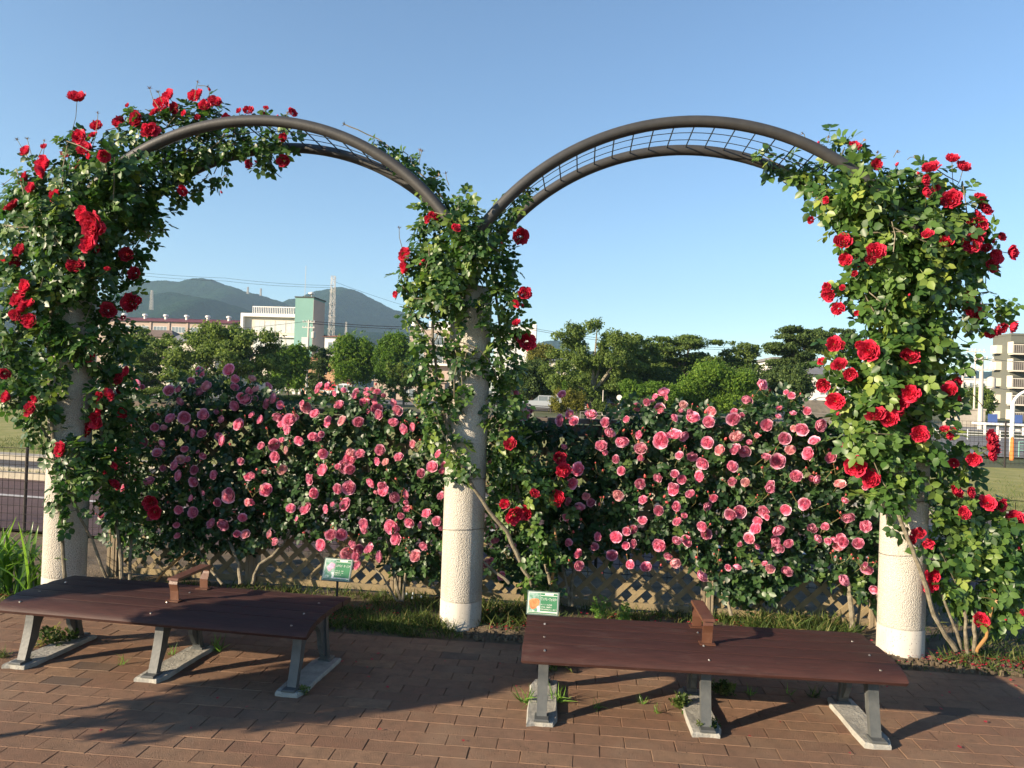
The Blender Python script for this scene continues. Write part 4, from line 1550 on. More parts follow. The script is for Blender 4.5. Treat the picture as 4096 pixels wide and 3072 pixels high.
red_rose('thin red rose winding up the middle pillar between the arches', MBL, RQ + RQ2, 'leaf_red',
         [([(1170, 1290, -.1), (1130, 1230, -.12), (1095, 1150, -.14), (1040, 1080, -.19), (985, 980, -.2), (950, 850, -.2), (935, 700, -.2), (960, 560, -.15)], .016, .008, 'cane'),
          ([(1195, 1285, -.05), (1165, 1180, -.02), (1120, 1060, 0), (1090, 900, 0), (1080, 700, 0), (1060, 560, 0)], .014, .008, 'cane'),
          ([(1192, 1265, -.08), (1200, 1190, -.05), (1198, 1140, .0)], .009, .007, 'cane_orange'),
          ([(1100, 1260, .0), (1040, 1210, .0)], .012, .008, 'cane'),
          ([(880, 860, -.1), (925, 900, -.15), (960, 930, -.15)], .006, .005, 'cane'),
          ([(1010, 520, -.05), (960, 430, .1), (880, 350, .12), (815, 300, .12), (742, 268, .12)], .008, .0035, 'cane'),
          ([(1150, 990, .2), (1120, 960, .1), (1170, 930, .3)], .006, .005, 'cane')],
         (.42, -.1, 0), .118, GR, dens=1350, twigs=MTW)
RBL = [(1900, 420, 34, -.42), (1850, 400, 30, -.42), (2000, 500, 44, -.42), (1935, 500, 24, -.4), (1900, 560, 44, -.36), (1980, 600, 48, -.36), (1930, 660, 40, -.34), (1995, 740, 44, -.3), (1920, 760, 36, -.32), (1650, 335, 12, .1, .5), (1690, 352, 20, .1, .5), (1730, 365, 26, .1, .6), (1765, 385, 28, .05, .6), (1790, 306, 16, .1, .6), (1830, 322, 26, .1, .6), (1800, 415, 42), (1850, 365, 42), (1850, 430, 58), (1905, 400, 46), (1960, 410, 50, 0), (1990, 450, 58), (1920, 480, 58), (1870, 520, 52), (1835, 475, 32), (2040, 475, 58), (2085, 520, 52), (2020, 560, 68), (1950, 580, 58), (1880, 600, 46), (1860, 640, 36), (2065, 600, 42), (2105, 560, 28), (1960, 650, 52), (1905, 700, 44), (2030, 670, 52), (2080, 690, 20), (1950, 755, 56), (1885, 770, 46), (2020, 780, 50), (1850, 840, 42), (1900, 840, 48), (1970, 850, 56), (2030, 860, 40), (1870, 900, 48), (1940, 930, 56), (2010, 940, 46), (1900, 980, 46), (1970, 1010, 52), (2050, 1010, 44, 0), (1915, 1060, 34), (1960, 1085, 46, -.1), (2020, 1090, 52, 0), (2085, 1100, 50, 0), (2120, 1150, 50, 0), (2060, 1175, 50, 0), (2170, 1180, 46, 0), (2015, 1180, 28, -.1), (2150, 1240, 50, 0), (2090, 1265, 46, 0), (2200, 1230, 46, 0), (2045, 1255, 26, -.05), (2185, 1300, 40, 0), (2110, 1320, 26, 0), (2130, 655, 14), (2150, 668, 12), (2175, 650, 8), (1820, 610, 16), (1825, 800, 26), (1790, 790, 16), (1815, 740, 18), (1920, 820, 40, -.3), (1880, 940, 40, -.28), (2130, 1080, 20, 0), (2212, 1160, 30, 0), (2060, 400, 18), (2000, 380, 26), (2100, 470, 20), (2110, 970, 16)]
RTW = [(1850, 320, 1870, 300), (1790, 305, 1790, 292), (1740, 300, 1730, 285), (1900, 345, 1895, 325), (1960, 345, 1980, 338), (1930, 340, 1942, 325), (2100, 850, 2125, 880), (2060, 720, 2100, 745), (2120, 1290, 2155, 1300)]
red_rose('lush red rose with yellowish young leaves covering the right pillar down to the ground', RBL, RR + RS + RT, 'leaf_lush',
         [([(2065, 1405, -.1), (2020, 1330, -.15), (1985, 1220, -.2), (1955, 1150, -.22), (1925, 1060, -.2), (1905, 900, -.2), (1900, 700, -.2)], .017, .009, 'cane'),
          ([(2075, 1405, -.08), (2060, 1350, -.1), (2020, 1250, -.1)], .011, .008, 'cane'),
          ([(2090, 1410, -.08), (2085, 1340, -.1), (2075, 1240, -.05)], .013, .009, 'cane'),
          ([(2105, 1408, -.08), (2105, 1360, -.1), (2110, 1280, -.05)], .014, .010, 'cane'),
          ([(2110, 1408, -.1), (2130, 1375, -.12), (2138, 1340, -.1), (2150, 1260, -.05)], .012, .009, 'cane_orange'),
          ([(2100, 1400, -.02), (2150, 1300, 0), (2190, 1200, 0)], .010, .007, 'cane'),
          ([(1930, 620, -.1), (1990, 540, -.1), (1965, 470, -.2)], .008, .006, 'cane')],
         (3.35, -.1, 0), .158, GR, dens=860, twigs=RTW)


# ------------------------------------------------------------------ PINK CLIMBING ROSES ON THE LATTICE
def pip(poly, X, Y):
    poly = np.array(poly, float)
    ins = np.zeros(len(X), bool)
    j = len(poly) - 1
    for i in range(len(poly)):
        xi, yi = poly[i]
        xj, yj = poly[j]
        c = ((yi > Y) != (yj > Y)) & (X < (xj - xi) * (Y - yi) / (yj - yi + 1e-9) + xi)
        ins ^= c
        j = i
    return ins


PL = [(215, 890), (260, 865), (330, 872), (350, 840), (380, 812), (430, 800), (480, 808), (520, 800), (560, 815), (585, 850), (610, 885), (650, 850), (690, 842), (770, 838), (830, 850), (860, 880), (960, 905), (965, 1215), (940, 1235), (900, 1225), (860, 1225), (820, 1180), (780, 1150), (740, 1135), (700, 1145), (640, 1140), (590, 1155), (545, 1175), (500, 1165), (440, 1190), (380, 1180), (330, 1160), (280, 1180), (240, 1160), (222, 1080)]
PRR = [(1050, 905), (1100, 880), (1150, 905), (1250, 915), (1330, 905), (1350, 870), (1420, 862), (1480, 890), (1560, 890), (1590, 905), (1610, 870), (1640, 840), (1700, 848), (1740, 880), (1780, 905), (1880, 935), (1895, 1290), (1850, 1260), (1790, 1230), (1720, 1240), (1650, 1280), (1600, 1295), (1560, 1260), (1520, 1220), (1480, 1190), (1430, 1170), (1370, 1165), (1320, 1180), (1270, 1175), (1225, 1200), (1200, 1240), (1150, 1240), (1100, 1240), (1060, 1210)]
HOLES = [((770, 1190), 0, 0), ((875, 960), 26, .35), ((905, 945), 18, .3), ((850, 980), 14, .3), ((1165, 990), 34, .15), ((1190, 960), 26, .2), ((1140, 1010), 20, .3), ((1200, 1040), 18, .4), ((1388, 1120), 20, .2), ((1400, 1090), 16, .3), ((1330, 1150), 16, .3), ((1580, 1000), 22, .25), ((1620, 990), 20, .3), ((1560, 1170), 14, .3), ((1450, 940), 12, .4), ((1750, 1020), 14, .3), ((720, 1080), 14, .4), ((660, 1100), 12, .4), ((620, 990), 10, .4), ((745, 1010), 10, .4), ((1250, 1000), 10, .4), ((1290, 1060), 10, .4), ((960, 1200), 16, .4), ((540, 1130), 10, .5), ((1540, 1060), 12, .4), ((760, 950), 12, .4), ((855, 1110), 14, .4), ((300, 1000), 12, .5), ((240, 990), 14, .4)]
GP = 'pink climbing roses spread over the lattice fence'
pk = []
for (xa, xb, lab, base, cn) in (
        (-9, -1.25, 'pink rose on the far left lattice, mostly in the shade of the left pillar', (-1.95, .45, 0),
         [([(520, 1262, .35), (510, 1200, .45), (450, 1100, .5), (400, 950, .5)], .017, .009, 'cane'), ([(545, 1262, .35), (560, 1220, .42), (600, 1190, .45), (640, 1120, .5)], .014, .008, 'cane'), ([(330, 1265, .3), (370, 1220, .35), (410, 1190, .4)], .011, .007, 'cane_orange'), ([(480, 1262, .35), (440, 1210, .45), (380, 1100, .5)], .010, .007, 'cane')]),
        (-1.25, .15, 'pink rose on the lattice between the left bench and the middle pillar', (-.45, .45, 0),
         [([(865, 1300, .35), (850, 1230, .45), (820, 1100, .5), (780, 950, .5)], .014, .008, 'cane'), ([(870, 1300, .35), (880, 1200, .45), (900, 1050, .5)], .012, .008, 'cane'), ([(860, 1300, .3), (820, 1240, .3), (790, 1220, .4)], .009, .006, 'cane')]),
        (.15, 1.75, 'pink rose on the lattice just right of the middle pillar', (1.0, .45, 0),
         [([(1235, 1310, .35), (1240, 1240, .45), (1270, 1150, .5), (1330, 1000, .5)], .014, .008, 'cane'), ([(1230, 1310, .35), (1215, 1220, .45), (1190, 1100, .5)], .012, .008, 'cane')]),
        (1.75, 9, 'brightest pink rose, on the right hand lattice beside the sunlit pillar', (2.85, .35, 0),
         [([(1842, 1360, .25), (1838, 1300, .3), (1825, 1230, .4), (1780, 1100, .45)], .022, .010, 'cane'), ([(1850, 1360, .3), (1860, 1240, .4), (1850, 1100, .45)], .012, .008, 'cane'), ([(1580, 1330, .3), (1560, 1200, .4), (1570, 1000, .45)], .013, .008, 'cane')])):
    pk.append((xa, xb, lab, base, cn))

N0 = 6400
allp = []
for poly, n in ((PL, 5800), (PRR, 6200)):
    poly = [(px_, py_ + (12 if py_ > 1100 else 0)) for px_, py_ in poly]
    a = np.array(poly)
    X = rng.uniform(a[:, 0].min(), a[:, 0].max(), n)
    Y = rng.uniform(a[:, 1].min(), a[:, 1].max(), n)
    k = pip(poly, X, Y)
    X, Y = X[k], Y[k]
    keep = np.ones(len(X), bool)
    for (hx, hy), hr, pr in HOLES:
        if hr:
            keep &= ~((np.hypot(X - hx, Y - hy) < hr) & (rng.uniform(0, 1, len(X)) > pr * .3))
    # uneven growth
    gx = np.sin(X * .045 + 1.3) * np.sin(Y * .06 + X * .02) + .6 * np.sin(X * .11 + Y * .09)
    keep &= rng.uniform(-1.7, 1.0, len(X)) < gx + .25
    X, Y = X[keep], Y[keep]
    X += rng.normal(0, 4, len(X))
    Y += rng.normal(0, 4, len(Y))
    for x, y in zip(X, Y):
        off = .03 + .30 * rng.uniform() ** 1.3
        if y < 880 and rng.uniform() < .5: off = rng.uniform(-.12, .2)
        x0 = dy(x, y, .5)[0]
        p = dy(x, y, ty(x0) - off)
        allp.append((p, off))
PP = np.array([p for p, o in allp])
OF = np.array([o for p, o in allp])
for xa, xb, lab, base, cn in pk:
    plant = empty('climbing_rose', (0, 0, 0), lab, 'rose', GP)
    m = (PP[:, 0] >= xa) & (PP[:, 0] < xb)
    p = PP[m]
    n = len(p)
    nr = unit(np.array([-.3, -.75, .35]) + rng.normal(0, .5, (n, 3)))
    tp = np.array([0, -.1, -.45]) + rng.normal(0, .6, (n, 3))
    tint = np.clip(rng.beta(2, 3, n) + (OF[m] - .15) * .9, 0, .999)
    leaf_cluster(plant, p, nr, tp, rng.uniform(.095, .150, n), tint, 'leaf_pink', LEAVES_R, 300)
    segs = []
    for sx, sy, r in PINKS:
        x0 = aty(sx, sy, .4)[0]
        if not (xa <= x0 < xb): continue
        Y = ty(x0) - .41 + random.uniform(-.04, .06)
        if sy / K < 890: Y += .15
        q = aty(sx, sy, Y)
        rw = r / FPX * ((q - CAM) @ CF)
        put_bloom(plant, q, rw, 'pink')
        segs.append((q + np.array([0, .01, 0]), q + np.array([random.gauss(0, .05), .22, -.12])))
        if random.random() < .30:
            for _ in range(random.randint(1, 3)):
                q2 = q + np.array([random.gauss(0, .045), random.uniform(-.01, .03), random.uniform(.0, .08)])
                put_bloom(plant, q2, random.uniform(.007, .012), 'pink')
                segs.append((q2, q + np.array([0, .04, -.05])))
    grow_stems(plant, segs)
    for pts, r0, r1, mt in cn:
        cane(plant, pts, r0, r1, mt)
    settle(plant, base)


# ------------------------------------------------------------------ SMALL PLANTS ON THE GROUND
def blade_t(seed, bend=.5, w=.05):
    r = random.Random(seed)
    a = r.uniform(0, 6.28)
    V = []
    for k, t in enumerate((0, .4, .75, 1)):
        o = bend * t * t
        ww = w * (1 - t ** 2) + .002
        V += [(-ww, t * (1 - .25 * bend * t), o), (ww, t * (1 - .25 * bend * t), o)]
    V = np.array(V)
    T = np.array([[0, 1, 3], [0, 3, 2], [2, 3, 5], [2, 5, 4], [4, 5, 7], [4, 7, 6]])
    return V, T


BLADES = [blade_t(i, b, w) for i, (b, w) in enumerate(((.2, .03), (.5, .035), (.8, .03), (1.0, .05)))]


def grass_patch(name, xs, ys, z, size, mat, parent=None, kind='stuff'):
    n = len(xs)
    pos = np.stack([xs, ys, np.full(n, z) if np.isscalar(z) else z], 1)
    tip = np.stack([rng.normal(0, .45, n), rng.normal(0, .45, n), np.ones(n)], 1)
    nr = rng.normal(0, 1, (n, 3))
    nr[:, 2] *= .2
    V, T, C = scatter(BLADES, pos, nr, tip, size, rng.uniform(0, 1, n), rng.integers(0, 4, n))
    o = link(name, npmesh(name, V, T, mat, C), parent)
    if kind: o['kind'] = kind
    return o


def blobpts(cx, cy, rx, ry, n):
    a = rng.uniform(0, 2 * PI, n)
    r = np.sqrt(rng.uniform(0, 1, n))
    return cx + rx * r * np.cos(a), cy + ry * r * np.sin(a)


GX, GY, GS = [], [], []
for cx, cy, rx, ry, n, sz in ((-.75, -.05, .55, .22, 2600, .09), (-.35, -.12, .35, .18, 1500, .10), (-.30, -.28, .38, .06, 700, .07), (-.1, .35, .7, .3, 1500, .10), (.35, .1, .35, .25, 900, .13), (-1.2, .45, .8, .25, 900, .08), (-2.6, .3, .6, .3, 700, .08),
                              (.9, .35, .5, .2, 500, .08), (1.6, .4, .6, .15, 900, .09), (2.45, .25, .38, .22, 2000, .16), (2.3, .5, .5, .12, 800, .10), (3.7, -.15, .5, .15, 900, .09), (4.0, .1, .5, .35, 900, .11), (-3.6, -.1, .5, .2, 500, .09), (4.6, .6, 1.5, .8, 1200, .12), (-4.5, .6, 1, .8, 900, .12), (.15, .55, 3.2, .06, 1400, .10), (3.2, -.31, 1.2, .05, 300, .05), (-1, -.335, 1, .03, 250, .05)):
    x, y = blobpts(cx, cy, rx, ry, n)
    GX.append(x); GY.append(y); GS.append(rng.uniform(.5, 1.15, n) * sz)
GX, GY, GS = [np.concatenate(a) for a in (GX, GY, GS)]
k = (GY > -.35) & (np.sin(GX * 9) * np.sin(GY * 17 + GX * 4) + rng.uniform(-.9, .9, len(GX)) > -.25)
o = grass_patch('bed_grass', GX[k], GY[k], 0.0, GS[k], M['grass'])
tagit(o, 'short weedy grass growing in the soil bed under the roses', 'grass')
# lawn blades along its near rim
x = rng.uniform(-14, 14, 15000)
y = 8.52 + SL * x + np.abs(rng.normal(0, 2.5, 15000))
o = grass_patch('lawn_blades', x, y, .02, rng.uniform(.05, .12, 15000), M['grass'])
tagit(o, 'thin grass blades over the lawn behind the path', 'grass')
x = rng.uniform(-14, 14, 3500)
o = grass_patch('verge_weeds', x, 5.7 + SL * x + rng.normal(0, .12, 3500), -.01, rng.uniform(.05, .16, 3500), M['grass'])
tagit(o, 'weeds along the narrow verge between path and road', 'weeds')

# fallen petals
V, T = [], []
pm = np.array([[-.5, -.4, 0], [.5, -.4, .1], [.6, .4, .05], [0, .65, .12], [-.6, .4, 0]])
pt = [(0, 1, 2), (0, 2, 3), (0, 3, 4)]
for cx, cy, rx, ry, n in ((-.9, .05, .45, .2, 150), (.35, .1, .3, .25, 110), (3.5, -.1, .5, .18, 260), (1.5, .3, .9, .12, 90), (2.9, .0, .3, .15, 60), (-3.7, -.1, .3, .1, 60), (-2.6, .2, .5, .2, 60), (1.0, -1.7, 2.5, 1.2, 46), (3.2, -.5, 1, .3, 20)):
    xs, ys = blobpts(cx, cy, rx, ry, n)
    for a, b in zip(xs, ys):
        s = random.uniform(.008, .017)
        th = random.uniform(0, 6.28)
        q = pm * s
        c, d = math.cos(th), math.sin(th)
        z0 = .006 if b < -.35 else .03
        off = len(V)
        V += [(a + p[0] * c - p[1] * d, b + p[0] * d + p[1] * c, z0 + p[2] + random.uniform(0, .006)) for p in q]
        T += [tuple(i + off for i in t) for t in pt]
o = link('fallen_petals', npmesh('fallen_petals', np.array(V), np.array(T), M['petal_red'], np.array([random.random() for _ in V])))
tagit(o, 'dark red rose petals fallen on the soil and paving', 'petals', kind='stuff')
# gravel and clods on the bare soil
mb = MB()
for i in range(1500):
    a = random.choice(((3.4, -.2, .7, .14), (.5, -.15, .4, .16), (2.7, -.15, .4, .15), (-.2, -.1, 2.5, .22)))
    x, y = a[0] + random.uniform(-1, 1) * a[2], a[1] + random.uniform(-1, 1) * a[3]
    if y < -.34: continue
    s = random.uniform(.003, .010)
    mb.box(x - s, x + s, y - s * .8, y + s * .8, 0, .012 + s * 1.2, Matrix.Rotation(0, 4, 'Z'))
o = mb.build('gravel', M['soil'])
tagit(o, 'small pale stones scattered on the bare soil', 'gravel', kind='stuff')

# weeds in the joints of the paving
WL = [(1140, 1520, .085, 28, 'spiky grass weed at the left front foot of the right bench'),
      (1200, 1515, .09, 26, 'leafy weed on the footing under the left leg of the right bench'),
      (1208, 1440, .12, 40, 'tall drooping weed standing under the left end of the right bench'),
      (1290, 1530, .05, 16, 'small sprig on the bricks right of the first footing'),
      (1385, 1520, .045, 16, 'low twiggy weed between the right bench legs'),
      (1420, 1540, .05, 12, 'tiny sprig in a joint left of the middle footing'),
      (1470, 1530, .075, 36, 'leafy weed with red tips beside the middle footing'),
      (1560, 1500, .06, 80, 'matted brownish weed spreading right of the middle footing'),
      (1530, 1580, .045, 70, 'creeping mat of weed around the front of the middle footing'),
      (1620, 1500, .05, 26, 'small green weed right of the matted one'),
      (1705, 1500, .05, 12, 'pale sprig left of the right footing'),
      (1760, 1505, .06, 30, 'small clump at the rear of the right footing'),
      (470, 1405, .09, 22, 'bright green weed behind the middle leg of the left bench'),
      (262, 1437, .055, 10, 'tiny weed on the bricks between the left bench legs'),
      (110, 1395, .10, 46, 'grass tuft on the left footing of the left bench'),
      (60, 1428, .05, 20, 'small weed in front of the left footing'),
      (10, 1420, .06, 30, 'weed at the left edge by the first bench leg'),
      (655, 1500, .04, 36, 'low green tuft in front of the right leg of the left bench'),
      (370, 1415, .05, 14, 'sprig beside the middle footing of the left bench')]
for (x, y, h, n, lab) in WL:
    p = dz(x, y)
    h *= 1.3
    n = int(n * 1.25) if n > 30 else n
    xs, ys = blobpts(0, 0, h * (.9 if n > 50 else .35), h * (.6 if n > 50 else .3), n)
    pos = np.stack([xs, ys, rng.uniform(0, h * .5, n) if n > 30 else np.zeros(n)], 1)
    tip = np.stack([rng.normal(0, .7, n), rng.normal(0, .7, n), np.full(n, .8)], 1)
    tm = BLADES if n <= 30 else LEAVES
    V, T, C = scatter(tm, pos, rng.normal(0, 1, (n, 3)) + np.array([0, -.3, .8]), tip, rng.uniform(.5, 1.1, n) * h * (1 if n <= 30 else .7), rng.uniform(.2, 1, n), rng.integers(0, 4, n))
    o = link('weed', npmesh('weed', V, T, M['strap'] if n < 30 else M['grass'], C))
    o.location = (p[0], p[1], .002)
    tagit(o, lab, 'weed', 'weeds growing between the paving bricks')

# taller weedy plants near the lattice behind the right bench
for (x, y, h, lab) in ((1300, 1350, .22, 'upright pale weed in front of the lattice, just behind the right bench'), (1345, 1352, .16, 'shorter weed right of the upright one behind the right bench'), (900, 1320, .14, 'white clover heads standing in the grass by the middle pillar')):
    p = dz(x, y, 0)
    w = empty('wild_plant', (p[0], p[1], 0), lab, 'plant')
    for k in range(4):
        a = np.array([random.uniform(-.03, .03), random.uniform(-.02, .02), 0])
        b = a + np.array([random.uniform(-.05, .05), random.uniform(-.03, .03), h * random.uniform(.7, 1)])
        MB().tube([a, (a + b) / 2, b], .002, 4).build('stem', M['stem'], w)
        if 'clover' in lab:
            o = link('flower_head', bud_mesh(k, M['card_white']), w)
            o.location = b
            o.scale = (.013, .013, .012)
        else:
            n = 26
            t = rng.uniform(.1, 1, n)
            pos = a + (b - a) * t[:, None]
            V, T, C = scatter(LEAVES, pos, rng.normal(0, .4, (n, 3)) + np.array([0, -.4, .7]), rng.normal(0, 1, (n, 3)) + np.array([0, 0, .4]), rng.uniform(.03, .055, n), rng.uniform(.4, 1, n), rng.integers(0, 6, n))
            link('foliage', npmesh('foliage', V, T, M['strap'], C), w)

# strap leaved plant at the left pillar
bp = np.array([-3.55, .05, 0])
sp_ = empty('strap_leaf_plant', tuple(bp), 'clump of bright green strap shaped leaves left of the shaded pillar', 'plant')
for i in range(90):
    a = random.uniform(0, 2 * PI)
    L = random.uniform(.38, .66)
    lean = random.uniform(.15, .95)
    bx, by = random.uniform(-.34, .30), random.uniform(-.16, .2)
    V, T = [], []
    n = 7
    for k in range(n):
        t = k / (n - 1)
        out = L * lean * t ** 1.4
        zz = L * (t - .55 * lean * t ** 2.6)
        w = .017 * math.sin(PI * min(.96, .18 + .8 * t)) * random.uniform(.95, 1.05)
        c, s = math.cos(a), math.sin(a)
        V += [(bx + out * c - w * s, by + out * s + w * c, zz + .004), (bx + out * c, by + out * s, zz), (bx + out * c + w * s, by + out * s - w * c, zz + .004)]
    for k in range(n - 1):
        b0 = k * 3
        T += [(b0, b0 + 1, b0 + 4), (b0, b0 + 4, b0 + 3), (b0 + 1, b0 + 2, b0 + 5), (b0 + 1, b0 + 5, b0 + 4)]
    link('leaf', npmesh('leaf', np.array(V), np.array(T), M['strap'], smooth=True), sp_)


# ------------------------------------------------------------------ TREES
def crown_pts(lobes, n, fl=.55):
    """points through the shell of the lobes; lobe = (centre, rx, ry, rz)"""
    w = np.array([l[1] * l[3] for l in lobes])
    idx = rng.choice(len(lobes), n, p=w / w.sum())
    c = np.array([l[0] for l in lobes])[idx]
    r = np.array([[l[1], l[2], l[3]] for l in lobes])[idx]
    u = unit(rng.normal(0, 1, (n, 3)))
    rad = rng.uniform(0, 1, n) ** fl * rng.choice([1, 1, 1, 1.25, 1.45], n)
    return c + u * r * rad[:, None], u, rad


def tree(name, label, x0, x1, yt, yb, Y, style, mat, n=2600, leaf=.34, trunk=None, group='trees beyond the lawn', bark='bark', cat='tree'):
    """x0,x1,yt,yb in full picture pixels at distance Y: where crown and foot are seen"""
    L, R = aty(x0, (yt + yb) / 2, Y), aty(x1, (yt + yb) / 2, Y)
    cx = (L[0] + R[0]) / 2
    W = (R[0] - L[0])
    zt = aty((x0 + x1) / 2, yt, Y)[2]
    zb = max(-.1, aty((x0 + x1) / 2, yb, Y)[2])
    H = zt - zb
    root = empty(name, (cx, Y, -.08), label, cat, group)
    r = random.Random(int(x0 * 7 + yt))
    lobes = []
    C = np.array([0, 0, (zt + zb) / 2 + .08])
    if style == 'round':
        lobes.append((C, W * .37, W * .33, H * .37))
        for k in range(34):
            a, e = r.uniform(0, 6.28), r.uniform(-.7, 1.2)
            d = np.array([math.cos(a) * math.cos(e) * W * .34, math.sin(a) * math.cos(e) * W * .30, math.sin(e) * H * .36])
            q = r.uniform(.09, .18)
            lobes.append((C + d, W * q, W * q, H * q * .8))
    elif style == 'spread':
        for k in range(85):
            t = r.uniform(0, 1) ** .8
            wd = W * (.25 + .30 * math.sin(PI * (.25 + .6 * (1 - t))))
            a = r.uniform(0, 6.28)
            rad = math.sqrt(r.uniform(0, 1)) * wd
            z = zb + .08 + H * (.12 + .82 * t) - H * .10 * (rad / wd)
            q = r.uniform(.05, .11)
            z += r.uniform(-.06, .06) * H
            lobes.append((np.array([math.cos(a) * rad, math.sin(a) * rad * .7, z]), W * q, W * q, H * .06 * r.uniform(.7, 1.5)))
    elif style == 'layer':
        for k in range(34):
            t = (k + .5) / 34
            wd = W * (.22 + .26 * math.sin(PI * (.2 + .7 * (1 - t))))
            a = r.uniform(0, 6.28)
            rad = r.uniform(.2, 1) * wd
            lobes.append((np.array([math.cos(a) * rad, math.sin(a) * rad * .6, zb + .08 + H * (.08 + .86 * t)]), W * r.uniform(.09, .17), W * .12, H * .055))
    else:   # bush
        for k in range(30):
            X = r.uniform(-.44, .44) * W
            top = H * (.62 + .38 * math.cos(X / W * 2.4)) * r.uniform(.78, 1.0)
            z = zb + .08 + r.uniform(.1, 1) * top * .9
            q = r.uniform(.10, .17)
            lobes.append((np.array([X, r.uniform(-.2, .2) * W * .6, z]), min(W * q, 2.5), min(W * q, 2.5), min(H * .16, W * q)))
    n = int(n * 2.1)
    leaf *= .68
    p, u, rad = crown_pts(lobes, n)
    nr = unit(u + np.array([0, -.2, .35]) + rng.normal(0, .45, (n, 3)))
    sz = leaf * rng.uniform(.6, 1.3, n)
    V, T, Ct = scatter(TUFT, p, nr, rng.normal(0, 1, (n, 3)), sz, np.clip(rng.beta(2, 2.5, n) + (p[:, 2] - p[:, 2].mean()) / max(H, .1) * .12, 0, .99), rng.integers(0, 4, n))
    o = link('crown', npmesh('crown', V, T, M[mat], Ct), root)
    if cat == 'tree':
        mb = MB()
        tr = trunk or max(.10, W * .025)
        fork = (zb + .08) + H * .22
        mb.tube([(0, 0, -.3), (r.uniform(-.1, .1), 0, fork * .5), (r.uniform(-.2, .2), 0, fork)], [tr * 1.25, tr, tr * .8], 8)
        mb.build('trunk', M[bark], root, True)
        mb = MB()
        for l in r.sample(lobes, min(9, len(lobes))):
            e = l[0]
            m = np.array([e[0] * .45, e[1] * .45, fork + (e[2] - fork) * .4])
            mb.tube([(0, 0, fork * .9), m, e], [tr * .55, tr * .35, tr * .12], 5)
        mb.build('limbs', M[bark], root, True)
    return root


TR = [
    ('tree', 'feathery mid green tree seen just right of the left pillar rose', 420, 745, 1318, 1640, 62, 'spread', 'tree_mid', 4200, .36),
    ('tree', 'yellow green crown above the cars behind the left rose', 455, 640, 1330, 1470, 75, 'spread', 'tree_bright', 1800, .36),
    ('tree', 'large spreading tree with layered branches in front of the warehouse', 690, 1120, 1268, 1640, 58, 'spread', 'tree_mid', 6500, .36),
    ('tree', 'round bright green tree below the teal tower', 1070, 1245, 1358, 1625, 78, 'round', 'tree_bright', 3200, .42),
    ('tree', 'dark pine with flat tiers between two round trees', 1205, 1335, 1380, 1590, 88, 'layer', 'tree_dark', 2400, .36),
    ('tree', 'tall egg shaped clipped tree under the pylon', 1318, 1508, 1318, 1570, 86, 'round', 'tree_bright', 4200, .42),
    ('tree', 'egg shaped tree with yellowish top beside the balcony block', 1492, 1675, 1314, 1580, 84, 'round', 'tree_bright', 4000, .42),
    ('tree', 'small grey green tree with dark trunk before the beige wall', 1548, 1690, 1432, 1605, 66, 'spread', 'tree_mid', 2600, .30),
    ('tree', 'brownish yellow tree below the red sign', 2095, 2230, 1368, 1470, 96, 'round', 'tree_yellow', 1800, .40),
    ('tree', 'dark evergreen mass right of the middle pillar', 2020, 2240, 1430, 1650, 72, 'round', 'tree_dark', 3200, .40),
    ('tree', 'tall airy tree with pale mottled trunk, right of the middle pillar', 2180, 2560, 1288, 1650, 66, 'spread', 'tree_mid', 8200, .34),
    ('tree', 'leaning airy tree against the sky right of the tall one', 2440, 2640, 1330, 1560, 72, 'spread', 'tree_mid', 3400, .34),
    ('tree', 'flat topped tree reaching to the right against the sky', 2560, 2905, 1335, 1500, 78, 'layer', 'tree_mid', 3200, .40),
    ('tree', 'thin tree top poking above the bright shrubs', 2890, 3040, 1362, 1500, 80, 'spread', 'tree_mid', 1500, .34),
    ('tree', 'wide dark umbrella shaped tree above the white house', 3050, 3330, 1305, 1480, 70, 'layer', 'tree_dark', 5200, .36),
    ('tree', 'high crown just left of the right hand rose', 3250, 3440, 1300, 1420, 76, 'spread', 'tree_dark', 2600, .36),
    ('tree', 'dense dark tree in front of the white house', 3040, 3260, 1450, 1650, 62, 'round', 'tree_dark', 4200, .34),
    ('tree', 'bright tree beside the concrete retaining wall at right', 3850, 3985, 1540, 1700, 96, 'round', 'tree_mid', 1500, .45),
    ('tree', 'dark tree behind the right hand rose near the utility pole', 3740, 3880, 1520, 1640, 100, 'round', 'tree_dark', 1500, .45),
    ('tree', 'shady tree left of the left hand rose', -160, 110, 1320, 1600, 60, 'round', 'tree_mid', 3000, .4),
]
TR += [
    ('tree', 'mid green tree filling the band behind the tall airy tree', 2260, 2680, 1405, 1640, 82, 'spread', 'tree_mid', 4200, .40),
    ('tree', 'broad green tree behind the bright shrub mass', 2600, 3120, 1415, 1640, 84, 'spread', 'tree_mid', 5200, .42),
    ('tree', 'green tree behind the pale trunk, low in the tree band', 2080, 2420, 1440, 1650, 86, 'spread', 'tree_mid', 3400, .42),
]
for t in TR:
    name, lab, x0, x1, yt, yb, Y, st, mt, n, lf = t
    tree(name, lab, x0, x1, yt, yb, Y, st, mt, n, lf, bark='bark_pale' if 'mottled' in lab else 'bark', trunk=.34 if 'mottled' in lab else None)
